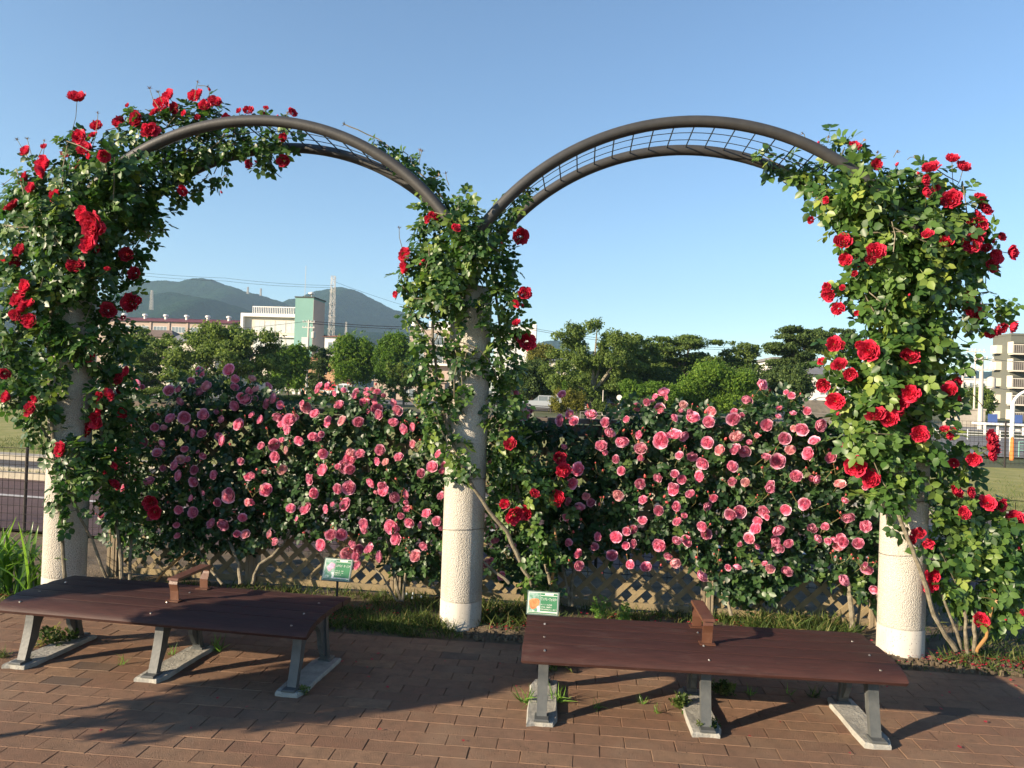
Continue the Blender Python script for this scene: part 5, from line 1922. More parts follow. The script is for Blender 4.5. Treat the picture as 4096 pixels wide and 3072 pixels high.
SH = [
    ('wide bright green shrub mass behind the right hand lattice', 2650, 3060, 1432, 1660, 60, 'tree_bright', 6500, .28),
    ('lower yellow green shrub left of the bright mass', 2480, 2700, 1500, 1660, 57, 'tree_bright', 3200, .28),
    ('dark shrubs filling the gap behind the bright mass', 2480, 3100, 1455, 1600, 74, 'tree_dark', 4200, .42),
    ('clipped round shrub by the far kerb left of the middle pillar', 1168, 1262, 1578, 1625, 64, 'tree_bright', 900, .22),
    ('low dark hedge along the far kerb left of the middle pillar', 960, 1420, 1582, 1640, 68, 'tree_dark', 3600, .24),
    ('low hedge behind the far left pink roses', 480, 780, 1545, 1610, 60, 'tree_mid', 1800, .26),
    ('loose shrub with yellow leaves under the airy tree', 2205, 2340, 1540, 1650, 60, 'tree_yellow', 1600, .22),
    ('small shrub at the foot of the pale trunk', 2370, 2420, 1590, 1650, 58, 'tree_mid', 700, .2),
    ('narrow clipped column shrub beside the wooden pole', 2250, 2268, 1520, 1560, 62, 'tree_bright', 500, .2),
    ('dark background hedge behind the middle of the lattice', 1980, 2500, 1500, 1640, 92, 'tree_dark', 4200, .5),
    ('shrubs left of the left pillar beyond the lawn', -100, 330, 1470, 1620, 56, 'tree_dark', 3000, .34),
]
for lab, x0, x1, yt, yb, Y, mt, n, lf in SH:
    tree('shrub', lab, x0, x1, yt, yb, Y, 'bush', mt, n, lf, cat='shrub', group='shrubs beyond the lawn')

# unseen shrubs added left of the view to shade the left bench and paving
for X_, Y_, R_, Z_, n, lab in ((-3.55, -3.2, .46, 1.25, 1500, 'unseen round headed shrub on a thin stem, added to shade the left bench and paving'),
                               (-4.4, -2.28, .30, 1.28, 900, 'smaller unseen round headed shrub beyond the first, added to shade the left bench')):
    sh = empty('added_shade_shrub', (X_, Y_, 0), lab, 'shrub')
    MB().tube([(0, 0, 0), (.02, 0, .5), (0, 0, 1.0)], [.03, .025, .02], 8).build('trunk', M['bark'], sh, True)
    u = unit(rng.normal(0, 1, (n, 3)))
    p = u * R_ * rng.uniform(.3, 1, (n, 1)) ** .5 + np.array([0, 0, Z_])
    V, T, C = scatter(LEAVES_R, p, u + rng.normal(0, .4, (n, 3)), rng.normal(0, 1, (n, 3)), np.full(n, .14), rng.uniform(0, 1, n), rng.integers(0, 6, n))
    o = link('foliage', npmesh('foliage', V, T, M['leaf_red'], C), sh)
    o['kind'] = 'stuff'


# ------------------------------------------------------------------ HILLS
def hillmat(name, a, b):
    m, nt, bs, out = newmat(name)
    g = nt.nodes.new('ShaderNodeNewGeometry')
    n1 = noise(nt, .009, 8, .7, g.outputs['Position'])
    n2 = noise(nt, .06, 5, .7, g.outputs['Position'])
    f = math_(nt, 'MULTIPLY', ramp(nt, n1, .35, .65), ramp(nt, n2, .3, .7))
    nt.links.new(mixc(nt, f, a, b), bs.inputs['Base Color'])
    bs.inputs['Roughness'].default_value = 1
    bs.inputs['Specular IOR Level'].default_value = 0
    bump(nt, bs, math_(nt, 'ADD', noise(nt, .05, 6, .7, g.outputs['Position']), noise(nt, .15, 4, .7, g.outputs['Position'])), 1.0, 22)
    return m


M['hill'] = hillmat('wooded_hill', (.010, .034, .020), (.055, .115, .05))
M['hill2'] = hillmat('hill_village', (.05, .06, .045), (.1, .11, .09))


def hill(name, prof, Yd, depth, spurs, seed, mat='hill'):
    """prof: skyline in full picture pixels"""
    xs = [p[0] for p in prof]
    px = np.linspace(xs[0], xs[-1], 170)
    py = np.interp(px, xs, [p[1] for p in prof])
    r = np.random.default_rng(seed)
    ph = r.uniform(0, 6.28, 6)
    wob = sum(np.sin(px * f + ph[i]) * a for i, (f, a) in enumerate(((.03, 2.2), (.07, 1.3), (.17, .8), (.41, .5))))
    py = py + wob
    rows = 26
    V = []
    for j in range(-4, rows):
        for i, (a, b) in enumerate(zip(px, py)):
            q = aty(a, b, Yd)
            t = j / (rows - 1)
            if j < 0:
                V.append((q[0], Yd - j * depth * .05, q[2] * (1 + j * .06)))
                continue
            # ridges run down towards the viewer
            sw = math.sin(q[0] * spurs + ph[0] + 1.6 * math.sin(t * 3 + ph[1])) + .5 * math.sin(q[0] * spurs * 2.3 + ph[2] + t * 2)
            z = q[2] * ((1 - t) ** 1.25) * (1 + .20 * sw * math.sin(PI * min(1, t * 1.15)))
            V.append((q[0] * (1 - .12 * t), Yd - depth * t, z - .2 * (t > .98)))
    T = []
    nx = len(px)
    for j in range(rows + 3):
        for i in range(nx - 1):
            a = j * nx + i
            T += [(a, a + nx, a + nx + 1), (a, a + nx + 1, a + 1)]
    o = link(name, npmesh(name, np.array(V), np.array(T), M[mat], smooth=True))
    o['kind'] = 'structure'


def zc(l, x0=400, y0=1050, k=1.58):
    return [(x0 + a / k, y0 + b / k) for a, b in l]


hill('hill', zc([(-200, 330), (0, 250), (120, 190), (200, 150), (280, 125), (380, 108), (440, 115), (490, 120), (560, 110), (640, 97), (720, 110), (800, 140), (900, 180), (960, 195), (1060, 215), (1150, 250), (1250, 300), (1400, 380), (1600, 460)]), 2300, 900, .012, 3)
hill('hill', zc([(700, 420), (900, 330), (1100, 260), (1190, 232), (1240, 225), (1300, 205), (1380, 180), (1440, 165), (1520, 150), (1580, 165), (1650, 195), (1740, 240), (1850, 290), (1950, 330), (2050, 380), (2250, 450)]), 2600, 900, .011, 5)
hill('hill', zc([(-200, 300), (100, 215), (200, 190), (330, 200), (420, 185), (600, 215), (700, 225), (800, 260), (900, 290), (1000, 320), (1200, 380), (1500, 400), (1600, 420), (1800, 450)]), 1700, 600, .016, 8)
hill('hill', [(-700, 1000), (-300, 1010), (-80, 1035), (0, 1052), (70, 1080), (130, 1130), (220, 1210), (400, 1330), (600, 1400)], 1500, 700, .014, 12)
hill('hill', [(2080, 1400), (2140, 1384), (2180, 1362), (2215, 1358), (2260, 1370), (2340, 1400), (2600, 1440), (2900, 1470)], 2600, 500, .02, 15)
hill('hill', [(3500, 1540), (3780, 1500), (3850, 1486), (3895, 1477), (3930, 1486), (3980, 1484), (4030, 1478), (4200, 1500), (4500, 1540)], 2600, 500, .02, 18)


# ------------------------------------------------------------------ BUILDINGS AND STREET THINGS
BX = lambda sx, sy, Y: (aty(sx, sy, Y)[0], aty(sx, sy, Y)[2])


def win(parent, x, z, w, h, y=-.0, nx=2, glass='glass', frame='frame', axis='y'):
    """window on the -y face (local) of its parent"""
    f = MB()
    t = .09
    f.box(x - w / 2, x + w / 2, y - .06, y - .004, z + h / 2 - t, z + h / 2)
    f.box(x - w / 2, x + w / 2, y - .06, y - .004, z - h / 2, z - h / 2 + t)
    for i in range(nx + 1):
        c = x - w / 2 + (w - t) * i / nx
        f.box(c, c + t, y - .058, y - .006, z - h / 2 + t, z + h / 2 - t)
    o = f.build('window', M[frame], parent)
    MB().box(x - w / 2 + .02, x + w / 2 - .02, y - .03, y - .01, z - h / 2 + .02, z + h / 2 - .02).build('pane', M[glass], o)
    return o


def block(parent, name, x0, x1, y0, y1, z0, z1, mat):
    return MB().box(x0, x1, y0, y1, z0, z1).build(name, M[mat], parent)


# --- teal tower building
Y = 150
xa, zt1 = BX(972, 1252, Y)
xb, _ = BX(1186, 1262, Y)
_, zt = BX(1222, 1193, Y)
xt1, _ = BX(1261, 1195, Y)
B = empty('office_building', (xa, Y, 0), 'white three storey building with a teal stair tower, left of the lattice pylon', 'building')
w = xb - xa
block(B, 'wall', 0, w, .6, 12, 0, zt1 - .7, 'cream')
block(B, 'roof_slab', -.3, w + .1, -.4, 12.2, zt1 - .7, zt1, 'white')
block(B, 'side_fin', -.3, .25, -.4, .6, 0, zt1 - .7, 'white')
for k, zz in enumerate((zt1 - 4.6, zt1 - 8.4)):
    block(B, 'floor_band', .25, w, -.05, .6, zz - .35, zz, 'white')
    nW = 4
    for i in range(nW):
        ww = (w * .80) / nW
        win(B, w * .19 + ww * (i + .5), zz + 1.95, ww * .93, 2.5, .6, 2, 'curtain')
    block(B, 'sill_panel', w * .18, w * .99, .40, .6, zz + .05, zz + .6, 'cream')
for i in range(26):
    x = w * .17 + (w * .83) * i / 25
    block(B, 'baluster', x, x + .12, .2, .3, zt1, zt1 + 1.35, 'white')
block(B, 'balustrade_rail', w * .17, w, .15, .35, zt1 + 1.35, zt1 + 1.55, 'white')
tw = xt1 - xb
block(B, 'stair_tower', w, w + tw, -.9, 6.0, 0, zt, 'teal')
block(B, 'tower_side', w + tw + .003, w + tw + .05, -.9, 6.0, 0, zt - .3, 'beige')
block(B, 'tower_cap', w - .15, w + tw + .2, -1.05, 6.2, zt, zt + .25, 'grey_dark')
block(B, 'rear_wing', w + .5, w + tw + .04, 6.25, 16.5, 0, zt - 7.5, 'beige')
block(B, 'wing_cap', w + .4, w + tw + .2, 6.2, 16.6, zt - 7.5, zt - 7.2, 'grey_dark')
win(B, w + tw * .62, zt - 9.8, 1.6, 3.0, -.9, 1, 'curtain')
win(B, w + tw * .62, zt - 14, 1.6, 2.6, -.9, 1, 'curtain')
MB().tube([(w + .9, 2, zt), (w + .9, 2, zt + 7.2)], .05, 5).build('antenna', M['steel'], B)
lathe([(.05, zt + .25), (.05, zt + .8), (.6, zt + 1.0), (.62, zt + 1.3), (.1, zt + 1.5)], 14).build('dish', M['white'], B, True).location = (w + tw - 1.2, 1, 0)

# --- long warehouse with maroon roof
Y = 210
xa, zt = BX(380, 1262, Y)
xb, z2 = BX(925, 1288, Y)
B = empty('warehouse', (xa, Y, 0), 'long low building with a maroon roof and row of round roof vents', 'building')
w = xb - xa
block(B, 'wall', 0, w, 0, 22, 0, zt - 1.3, 'beige')
mb = MB()
mb.prism([(-.8, zt - 1.3), (9, zt + .5), (22.5, zt - 1.3)], 0, -.5, w + .5)
mb.build('roof', M['maroon_roof'], B)
for i in range(6):
    x = w * (.13 + .157 * i)
    v = lathe([(.4, zt - .2), (.4, zt + .75), (.78, zt + .8), (.8, zt + 1.2), (.6, zt + 1.4), (.15, zt + 1.45)], 14).build('roof_vent', M['white'], B, True)
    v.location = (x, 6, 0)
for i in range(7):
    win(B, w * (.08 + .135 * i), zt - 3.6, 4.2, 1.8, 0, 4, 'glass')
    block(B, 'wall_post', w * (.005 + .135 * i), w * (.005 + .135 * i) + .5, -.25, 0, 0, zt - 1.35, 'beige')


def house(label, x0, x1, yt, Y, roof, wall, gable=True, d=9, zw=None, cat='house', wins=2, group='houses beyond the trees'):
    xa, zt = BX(x0, yt, Y)
    xb, _ = BX(x1, yt, Y)
    w = xb - xa
    B = empty('house', (xa, Y, 0), label, cat, group)
    rh = min(2.4, w * .18) if gable else .3
    block(B, 'wall', 0, w, 0, d, -.1, zt - rh, wall)
    if gable:
        mb = MB()
        e = .6
        vs = [(-e, -e, zt - rh), (w + e, -e, zt - rh), (w + e, d + e, zt - rh), (-e, d + e, zt - rh), (w * .25, d / 2, zt), (w * .75, d / 2, zt)]
        mb.add(vs, [(0, 1, 5, 4), (1, 2, 5), (2, 3, 4, 5), (3, 0, 4), (3, 2, 1, 0)])
        mb.build('roof', M[roof], B)
    else:
        block(B, 'roof', -.3, w + .3, -.3, d + .3, zt - rh, zt, roof)
    for i in range(wins):
        win(B, w * (i + .5) / wins, zt - rh - 1.7, min(1.8, w / wins * .6), 1.4, 0, 2, 'glass')
        if zt - rh > 5.5:
            win(B, w * (i + .5) / wins, zt - rh - 4.5, min(1.8, w / wins * .6), 1.6, 0, 2, 'glass')
    return B


house('low house with brown hip roof in front of the warehouse', 520, 690, 1312, 170, 'brown_roof', 'beige')
house('grey roofed house between warehouse and spreading tree', 660, 880, 1322, 160, 'grey_roof', 'cream')
house('cream house half hidden behind the spreading tree', 738, 862, 1392, 120, 'grey_roof', 'cream', wins=3)
house('small house with orange tile roof under the pylon', 1300, 1362, 1335, 140, 'orange_roof', 'white', wins=1)
house('house with grey gable roof right of the middle pillar', 2205, 2305, 1425, 120, 'grey_roof', 'cream')
house('dark roofed house behind the tall airy tree', 2330, 2480, 1432, 130, 'grey_roof', 'beige')
house('long grey roofed building above the bright shrubs', 2600, 2990, 1440, 170, 'grey_roof', 'beige', gable=False, wins=6)
house('white house with balcony left of the right hand rose', 3100, 3260, 1428, 84, 'grey_roof', 'white', gable=False, wins=2)
house('white walled house partly hidden by the right hand rose', 3190, 3420, 1455, 80, 'grey_roof', 'white', wins=3)
house('pale factory hall far behind the retaining wall', 3830, 3990, 1512, 240, 'white', 'white', gable=False, wins=4)
house('second pale hall in front of the small far hill', 3700, 3900, 1500, 260, 'grey_roof', 'white', gable=True, wins=4)
house('beige single storey shop wall behind the small grey green tree', 1496, 1780, 1515, 105, 'beige', 'beige', gable=False, wins=1, d=14)
house('low cream house front left of the middle', 560, 780, 1400, 140, 'brown_roof', 'cream')
house('orange fronted shop behind the dark pine', 1230, 1345, 1428, 118, 'orange_roof', 'shop_wall', gable=False, wins=1)

# --- balcony block behind the middle pillar
Y = 120
xa, zt = BX(1640, 1318, Y)
xb, _ = BX(1900, 1318, Y)
B = empty('apartment_block', (xa, Y, 0), 'grey apartment block with roof dish, just left of the middle pillar', 'building')
w = xb - xa
block(B, 'wall', 0, w, 0, 10, 0, zt, 'beige')
_, z3 = BX(1700, 1290, Y)
block(B, 'roof_house', 2.8, w - 1, 2, 8, zt, z3 + .4, 'white')
for k, zz in enumerate((zt - 2.6, zt - 5.6)):
    block(B, 'balcony_slab', -.2, w + .2, -1.4, 0, zz - .35, zz, 'white')
    for i in range(34):
        block(B, 'railing_bar', i * w / 34, i * w / 34 + .05, -1.35, -1.3, zz, zz + 1.1, 'grey_dark')
    block(B, 'railing_top', 0, w, -1.38, -1.28, zz + 1.1, zz + 1.18, 'grey_dark')
    for i in range(3):
        win(B, w * (.15 + .3 * i), zz + 1.1, 1.7, 2.0, 0, 2)
block(B, 'parapet', -.1, w + .1, -.1, .1, zt, zt + .3, 'white')
o = lathe([(.05, 0), (.05, .5), (.7, .7), (.72, 1.2), (.15, 1.5)], 14).build('roof_dish', M['white'], B, True)
o.location = (.8, .6, zt)

# --- building with a red sign
Y = 190
xa, zt = BX(1980, 1296, Y)
xb, _ = BX(2147, 1296, Y)
B = empty('commercial_building', (xa, Y, 0), 'grey white commercial building with a red sign, right of the middle pillar', 'building')
w = xb - xa
block(B, 'wall', 0, w - 1.4, 0, 12, 0, zt - .2, 'frame')
block(B, 'sign_tower', w - 1.4, w, -1.2, 2, 0, zt + .1, 'white')
xs, zs = BX(2090, 1333, Y)
s_ = block(B, 'sign_board', xs - xa - 3.4, xs - xa + .1, -.25, 0, zs - 1.1, zs + .5, 'redsign')
t = text_mesh('sign_text', 'FLOWER', 1.0, M['ink'], s_, (xs - xa - 3.25, -.27, zs - .65))
t.scale = (.85, 1, 1)

# --- apartment building at the right edge
Y = 128
xc, zt = BX(4044, 1341, Y)          # the corner between the two faces
xl, _ = BX(3969, 1345, Y)
B = empty('apartment_building', (xc, Y, 0), 'six storey grey apartment building with slatted balconies at the right edge', 'building')
pitch = 2.80
W2 = 14.0
block(B, 'wall', 0, W2, 0, 5.6, 0, zt, 'grey_green')
xl = xc
for k in range(5):
    zz = zt - 2.0 - pitch * k
    # flat dark panel stands in for the shade of the balcony recess; rail
    block(B, 'recess_shade_panel', .3, W2 - .5, -.02, .3, zz - .62, zz + .75, 'grey_dark' if k % 2 else 'grey_dark')
    block(B, 'balcony_slab', -.35, W2, -1.5, -.03, zz - 1.28, zz - 1.05, 'slab')
    block(B, 'balcony_end', -.5, -.32, -1.5, -.03, zz - 1.05, zz + .85, 'slab')
    n = 46
    for i in range(n):
        x = -.25 + W2 * i / n
        block(B, 'railing_bar', x, x + .14, -1.50, -1.42, zz - 1.05, zz + .30, 'rail_grey')
    block(B, 'railing_top', -.32, W2, -1.52, -1.40, zz + .30, zz + .42, 'slab')
    block(B, 'floor_band', xl - xc - .01, W2 + .01, -.012, -.003, zz + .95, zz + 1.5, 'grey_dark' if k in (1,) else 'grey_green')
    o = block(B, 'side_balcony', xl - xc - .9, xl - xc - .003, 2.6, 4.4, zz - .9, zz + .5, 'slab')
block(B, 'parapet', -.05, W2 + .1, -.12, 5.65, zt, zt + .35, 'grey_green')

# --- shop fronts and awnings along the street
Y = 112
for x0, x1, y0, y1, mt, lab, nm in ((1225, 1237, 1545, 1575, 'white', 'short white wall pier by the shop entrance', 'wall_pier'), (1102, 1117, 1552, 1572, 'white', 'lone white gate post left of the shop entrance', 'gate_post'),
                                    (1166, 1180, 1540, 1572, 'white', 'first white column of the shop porch', 'porch_column'), (1192, 1200, 1530, 1572, 'white', 'slim white column in the middle of the shop porch', 'porch_column')):
    xa, z0 = BX(x0, y1, Y)
    xb, z1 = BX(x1, y0, Y)
    o = MB().box(0, xb - xa, 0, .5, 0, z1, bev=.04).build(nm, M[mt])
    o.location = (xa, Y, 0)
    tagit(o, lab, 'column')
xa, z0 = BX(1209, 1572, Y)
xb, z1 = BX(1223, 1540, Y)
dr = empty('entrance_door', (xa, Y, 0), 'orange framed glass door of the shop', 'door')
MB().box(0, xb - xa, 0, .2, 0, z1).build('door_frame', M['orange'], dr)
MB().box(.2, xb - xa - .2, -.05, 0, .3, z1 - .3).build('pane', M['glass'], dr)
xa, z0 = BX(1305, 1560, 108)
xb, z1 = BX(1352, 1527, 108)
aw = empty('awning', (xa, 108, 0), 'red shop awning beside the white car', 'awning')
mb = MB()
mb.prism([(0, z1), (-1.6, z1 - 1.1), (-1.6, z1 - 1.3), (0, z1 - .2)], 0, 0, xb - xa)
mb.build('canopy', M['redsign'], aw)
for q in (.1, xb - xa - .2):
    block(aw, 'awning_post', q, q + .1, -1.55, -1.45, 0, z1 - 1.2, 'white')
xa, z0 = BX(1352, 1560, 108)
xb, z1 = BX(1400, 1535, 108)
aw = empty('awning', (xa, 108, 0), 'white shop awning right of the red one', 'awning')
mb = MB()
mb.prism([(0, z1), (-1.6, z1 - .7), (-1.6, z1 - .9), (0, z1 - .2)], 0, 0, xb - xa)
mb.build('canopy', M['white'], aw)
for q in (.1, xb - xa - .2):
    block(aw, 'awning_post', q, q + .1, -1.55, -1.45, 0, z1 - .8, 'white')


# --- cars
def car(label, sx, sy, Y, mat, rz=0.0, van=False, L=4.4):
    p = aty(sx, sy, Y)
    r = empty('parked_car', (p[0], Y, -.05), label, 'car', 'cars parked along the far street', rz)
    Hh = 1.85 if van else 1.45
    body = [(-L / 2, .35), (-L / 2 + .05, .75), (-L / 2 + .35, .86), (-L * .27, .92), (-L * .15, Hh - .12), (-L * .10, Hh), (L * .26, Hh), (L * .38 if not van else L * .44, .98), (L / 2 - .05, .92), (L / 2, .6), (L / 2 - .03, .32)]
    lo = [b for b in body if b[1] < 1.0]
    mb = MB()
    mb.prism([(-L / 2, .3), (-L / 2, .72), (-L / 2 + .3, .88), (-L * .25, .95), (L * .42, .98), (L / 2, .9), (L / 2, .3)], 1, -.85, .85)
    mb.build('body', M[mat], r)
    mb = MB()
    g = [(-L * .24, .95), (-L * .13, Hh - .08), (L * .28, Hh - .08), (L * .40, .98)]
    mb.prism(g, 1, -.74, .74)
    mb.build('glasshouse', M['glass'], r)
    MB().box(-L * .13, L * .29, -.75, .75, Hh - .08, Hh, bev=.03).build('roof', M[mat], r)
    for px in (-L * .13, L * .06, L * .29):
        MB().box(px - .05, px + .05, -.76, .76, .96, Hh - .08).build('pillar', M[mat], r)
    for wx in (-L * .32, L * .31):
        for wy in (-.86, .70):
            mb = MB()
            mb.prism([(wx + .33 * math.cos(2 * PI * k / 16), .33 + .33 * math.sin(2 * PI * k / 16)) for k in range(16)], 1, wy, wy + .18)
            wl = mb.build('wheel', M['tyre'], r)
            mb = MB()
            mb.prism([(wx + .2 * math.cos(2 * PI * k / 12), .33 + .2 * math.sin(2 * PI * k / 12)) for k in range(12)], 1, wy - .01, wy + .01)
            mb.build('rim', M['steel'], wl)
    return r


car('white people carrier parked under the egg shaped trees', 1372, 1565, 100, 'car_white', 0, True, 4.8)
car('dark car under the spreading tree, behind the left pink roses', 715, 1540, 76, 'car_dark', .05)
car('white car at far left beside a yellow marker', 478, 1532, 80, 'car_white', .1)
car('long silver car behind the lattice right of the middle pillar', 2180, 1640, 66, 'car_silver', .02, False, 4.8)
car('second silver car next to the red brown hedge', 2425, 1622, 76, 'car_silver', .0, True)
car('dark car in the shade right of the pale tree trunk', 2290, 1628, 70, 'car_dark', .0)

# --- pylons
def pylon(label, sx, ytop, ybot, Y, wpx, tag_group='lattice pylons carrying power lines', arms=5, th=.065):
    p = aty(sx, ytop, Y)
    base = 0.0 if Y < 400 else aty(sx, ybot, Y)[2] - 3
    H = p[2] - base
    W0 = wpx / FPX * Y
    r = empty('pylon', (p[0], Y, base), label, 'pylon', tag_group)
    mb = MB()
    def hw(z):
        t = z / H
        return W0 / 2 * (1 - .42 * t)
    n = 12
    for i in range(n):
        z0, z1 = H * i / n, H * (i + 1) / n
        a, b = hw(z0), hw(z1)
        P0 = [(-a, -a, z0), (a, -a, z0), (a, a, z0), (-a, a, z0)]
        P1 = [(-b, -b, z1), (b, -b, z1), (b, b, z1), (-b, b, z1)]
        for k in range(4):
            j = (k + 1) % 4
            mb.tube([P0[k], P1[k]], th, 4, cap=False)
            mb.tube([P0[k], P1[j]], th * .6, 3, cap=False)
            mb.tube([P0[j], P1[k]], th * .6, 3, cap=False)
            mb.tube([P1[k], P1[j]], th * .6, 3, cap=False)
    mb.build('lattice_tower', M['steel'], r)
    for i in range(arms):
        z = H * (.97 - .11 * i)
        w = hw(z) * 1.7
        mb = MB()
        for s in (-1, 1):
            mb.tube([(0, -hw(z), z), (s * w, 0, z + .3)], th * .7, 3)
            mb.tube([(0, hw(z), z), (s * w, 0, z + .3)], th * .7, 3)
            mb.tube([(0, 0, z + H * .025), (s * w, 0, z + .3)], th * .5, 3)
        mb.build('cross_arm', M['steel'], r)
    return r


pylon('tall pale lattice pylon right of the teal tower', 1334, 1104, 1330, 230, 26, arms=6)
pylon('distant pylon on the slope behind the warehouse', 608, 1162, 1230, 900, 12, arms=4, th=.22)
pylon('tiny pylon on the ridge left of the antenna', 992, 1148, 1170, 1650, 7, arms=3, th=.32)
pylon('tiny pylon on the ridge nearest the antenna', 1044, 1154, 1178, 1650, 7, arms=3, th=.32)
pylon('small pylon low on the hill right of the tall one', 1386, 1288, 1330, 900, 8, arms=3, th=.2)
pylon('far pylon above the small hill near the right edge', 3868, 1462, 1500, 1500, 10, arms=3, th=.3)


def upole(label, sx, ytop, Y, rad=.16, transformer=False, arms=2, lean=0):
    p = aty(sx, ytop, Y)
    r = empty('utility_pole', (p[0], Y, 0), label, 'utility pole')
    MB().tube([(0, 0, -.2), (lean * .5, 0, p[2] * .5), (lean, 0, p[2])], [rad * 1.15, rad, rad * .75], 10).build('pole', M['pole'], r, True)
    for i in range(arms):
        z = p[2] - .35 - .8 * i
        MB().box(-.9, .9, -.12, -.02, z, z + .1).build('crossarm', M['steel'], r)
        for q in (-.8, -.35, .35, .8):
            lathe([(.05, z + .1), (.09, z + .14), (.05, z + .2), (.08, z + .24), (.03, z + .32)], 8).build('insulator', M['white'], r, True).location = (q, -.07, 0)
    if transformer:
        o = lathe([(.05, 0), (.32, .05), (.32, .85), (.2, .95), (.05, 1.0)], 14).build('transformer', M['pole'], r, True)
        o.location = (.75, 0, p[2] - 2.6)
    return r


upole('thick pale utility pole with a drum transformer near the right edge', 3928, 1424, 58, .17, True)
upole('thin mast between the poles at right', 3903, 1395, 75, .09, False, 1)
upole('far utility pole left of the thin mast', 3854, 1424, 95, .15, True)
upole('utility pole in front of the teal tower', 1236, 1280, 100, .16, True)
upole('dark wooden looking pole with lamp arm beside the tall airy tree', 2232, 1452, 70, .14, False, 1)
upole('pale utility pole rising through the tall airy tree', 2488, 1345, 85, .15, False, 2)
upole('short pole left of the red brown hedge', 2413, 1560, 60, .05, False, 0)


# --- power lines
def wire(label, pts, rad):
    P = []
    for i in range(len(pts) - 1):
        a, b = aty(*pts[i]), aty(*pts[i + 1])
        L = np.linalg.norm(b - a)
        for k in range(12):
            t = k / 12
            q = a + (b - a) * t
            q[2] -= 4 * t * (1 - t) * L * .012
            P.append(q)
    P.append(aty(*pts[-1]))
    P = np.array(P)
    c = P[0].copy()
    o = MB().tube([tuple(p - c) for p in P], rad, 4, cap=False).build('power_line', M['cable'])
    o.location = c
    tagit(o, label, 'cable')


wire('heavy cable from the teal tower pole to the middle pillar', [(1236, 1284, 100), (1760, 1310, 104)], .045)
wire('second heavy cable just below the first, left of the middle pillar', [(1236, 1293, 100), (1760, 1318, 104)], .04)
wire('cable crossing the front of the white three storey building', [(860, 1318, 96), (1236, 1284, 100)], .025)
wire('upper cable right of the middle pillar, from the red sign to the airy tree', [(2060, 1300, 84), (2488, 1362, 85), (3080, 1395, 88)], .022)
wire('lower cable right of the middle pillar, meeting the flat topped tree', [(2060, 1306, 84), (2488, 1372, 85), (3080, 1402, 88)], .022)
wire('slanting cable behind the flat topped tree', [(2488, 1414, 85), (2760, 1378, 95)], .018)
wire('cable along the pole tops at the right edge', [(3854, 1428, 95), (3928, 1428, 58), (4150, 1452, 50)], .020)
wire('lower cable across the grey apartment building', [(3700, 1512, 90), (3928, 1540, 58), (4150, 1570, 50)], .016)
wire('highest power line above the left hills', [(380, 1068, 250), (900, 1112, 240), (1334, 1142, 230)], .045)
wire('power line just below the highest one above the left hills', [(380, 1080, 250), (900, 1124, 240), (1334, 1150, 230)], .045)
wire('power line descending right of the tall pylon', [(1334, 1125, 230), (1700, 1245, 260)], .040)
wire('faint power line along the ridge between the tiny pylons', [(608, 1170, 900), (992, 1150, 1650)], .12)


# --- street lamps, signs, railings
def lamp(label, sx, ytop, ybase, Y, reach):
    p = aty(sx, ytop, Y)
    b = aty(sx, ybase, Y)
    H = p[2]
    r = empty('street_lamp', (b[0], Y, 0), label, 'street lamp', 'white street lamps with curved arms')
    pts = [(0, 0, -.1), (0, 0, H * .72)]
    for k in range(1, 9):
        a = PI / 2 * k / 8
        pts.append((reach * (1 - math.cos(a)), 0, H * .72 + H * .28 * math.sin(a)))
    MB().tube(pts, [.075 * Y / 25 if i < 2 else .055 * Y / 25 for i in range(len(pts))], 10).build('lamp_post', M['white'], r, True)
    MB().box(reach, reach + .5 * Y / 25, -.1, .1, H - .06, H + .06, bev=.02).build('lamp_head', M['white'], r)
    return r


lamp('curved white street lamp at the right edge before the apartments', 4046, 1553, 1800, 27, 1.0)
lamp('curved white street lamp beside the stone slope, left of the right hand rose', 3233, 1582, 1700, 48, 1.1)

p = aty(2477, 1590, 58)
r = empty('road_sign', (p[0], 58, 0), 'round pale road sign on a post behind the lattice', 'sign')
MB().tube([(0, 0, 0), (0, 0, p[2] - .2)], .05, 8).build('sign_post', M['white'], r, True)
mb = MB()
mb.prism([(.22 * math.cos(2 * PI * k / 24), p[2] + .22 * math.sin(2 * PI * k / 24)) for k in range(24)], 1, -.08, -.04)
mb.build('sign_disc', M['white'], r)

# red-brown clipped hedge
p0_ = aty(2432, 1612, 64)
p1_ = aty(2515, 1612, 64)
tree('shrub', 'dark red brown clipped hedge beside the silver car', 2430, 2520, 1608, 1652, 63, 'bush', 'tree_dark', 200, .2, cat='shrub', group='shrubs beyond the lawn')
o = MB().box(0, p1_[0] - p0_[0], 0, 1.2, 0, p0_[2] + .0, bev=.1).build('hedge', M['redbrown'])
o.location = (p0_[0], 64, 0)
tagit(o, 'boxy red brown hedge beyond the lattice top rail', 'hedge')


def railing(label, sx0, sx1, ytop, ybase, Y, mat, step, nrails=3, rad=.03, group=None, nm='railing', slope=0):
    a = aty(sx0, ybase, Y)
    b = aty(sx1, ybase, Y)
    h = aty((sx0 + sx1) / 2, ytop, Y)[2]
    h = max(.5, min(h, 2.6))
    r = empty(nm, (a[0], Y, 0), label, 'railing', group)
    n = max(2, int((b[0] - a[0]) / step))
    for i in range(n + 1):
        x = (b[0] - a[0]) * i / n
        MB().tube([(x, slope * x, -.1), (x, slope * x, h)], rad * 1.3, 6).build('post', M[mat], r)
    w = b[0] - a[0]
    for k in range(nrails):
        z = h * (1 - k / nrails * .85)
        MB().tube([(0, 0, z), (w, slope * w, z)], rad, 6).build('rail', M[mat], r)
    return r


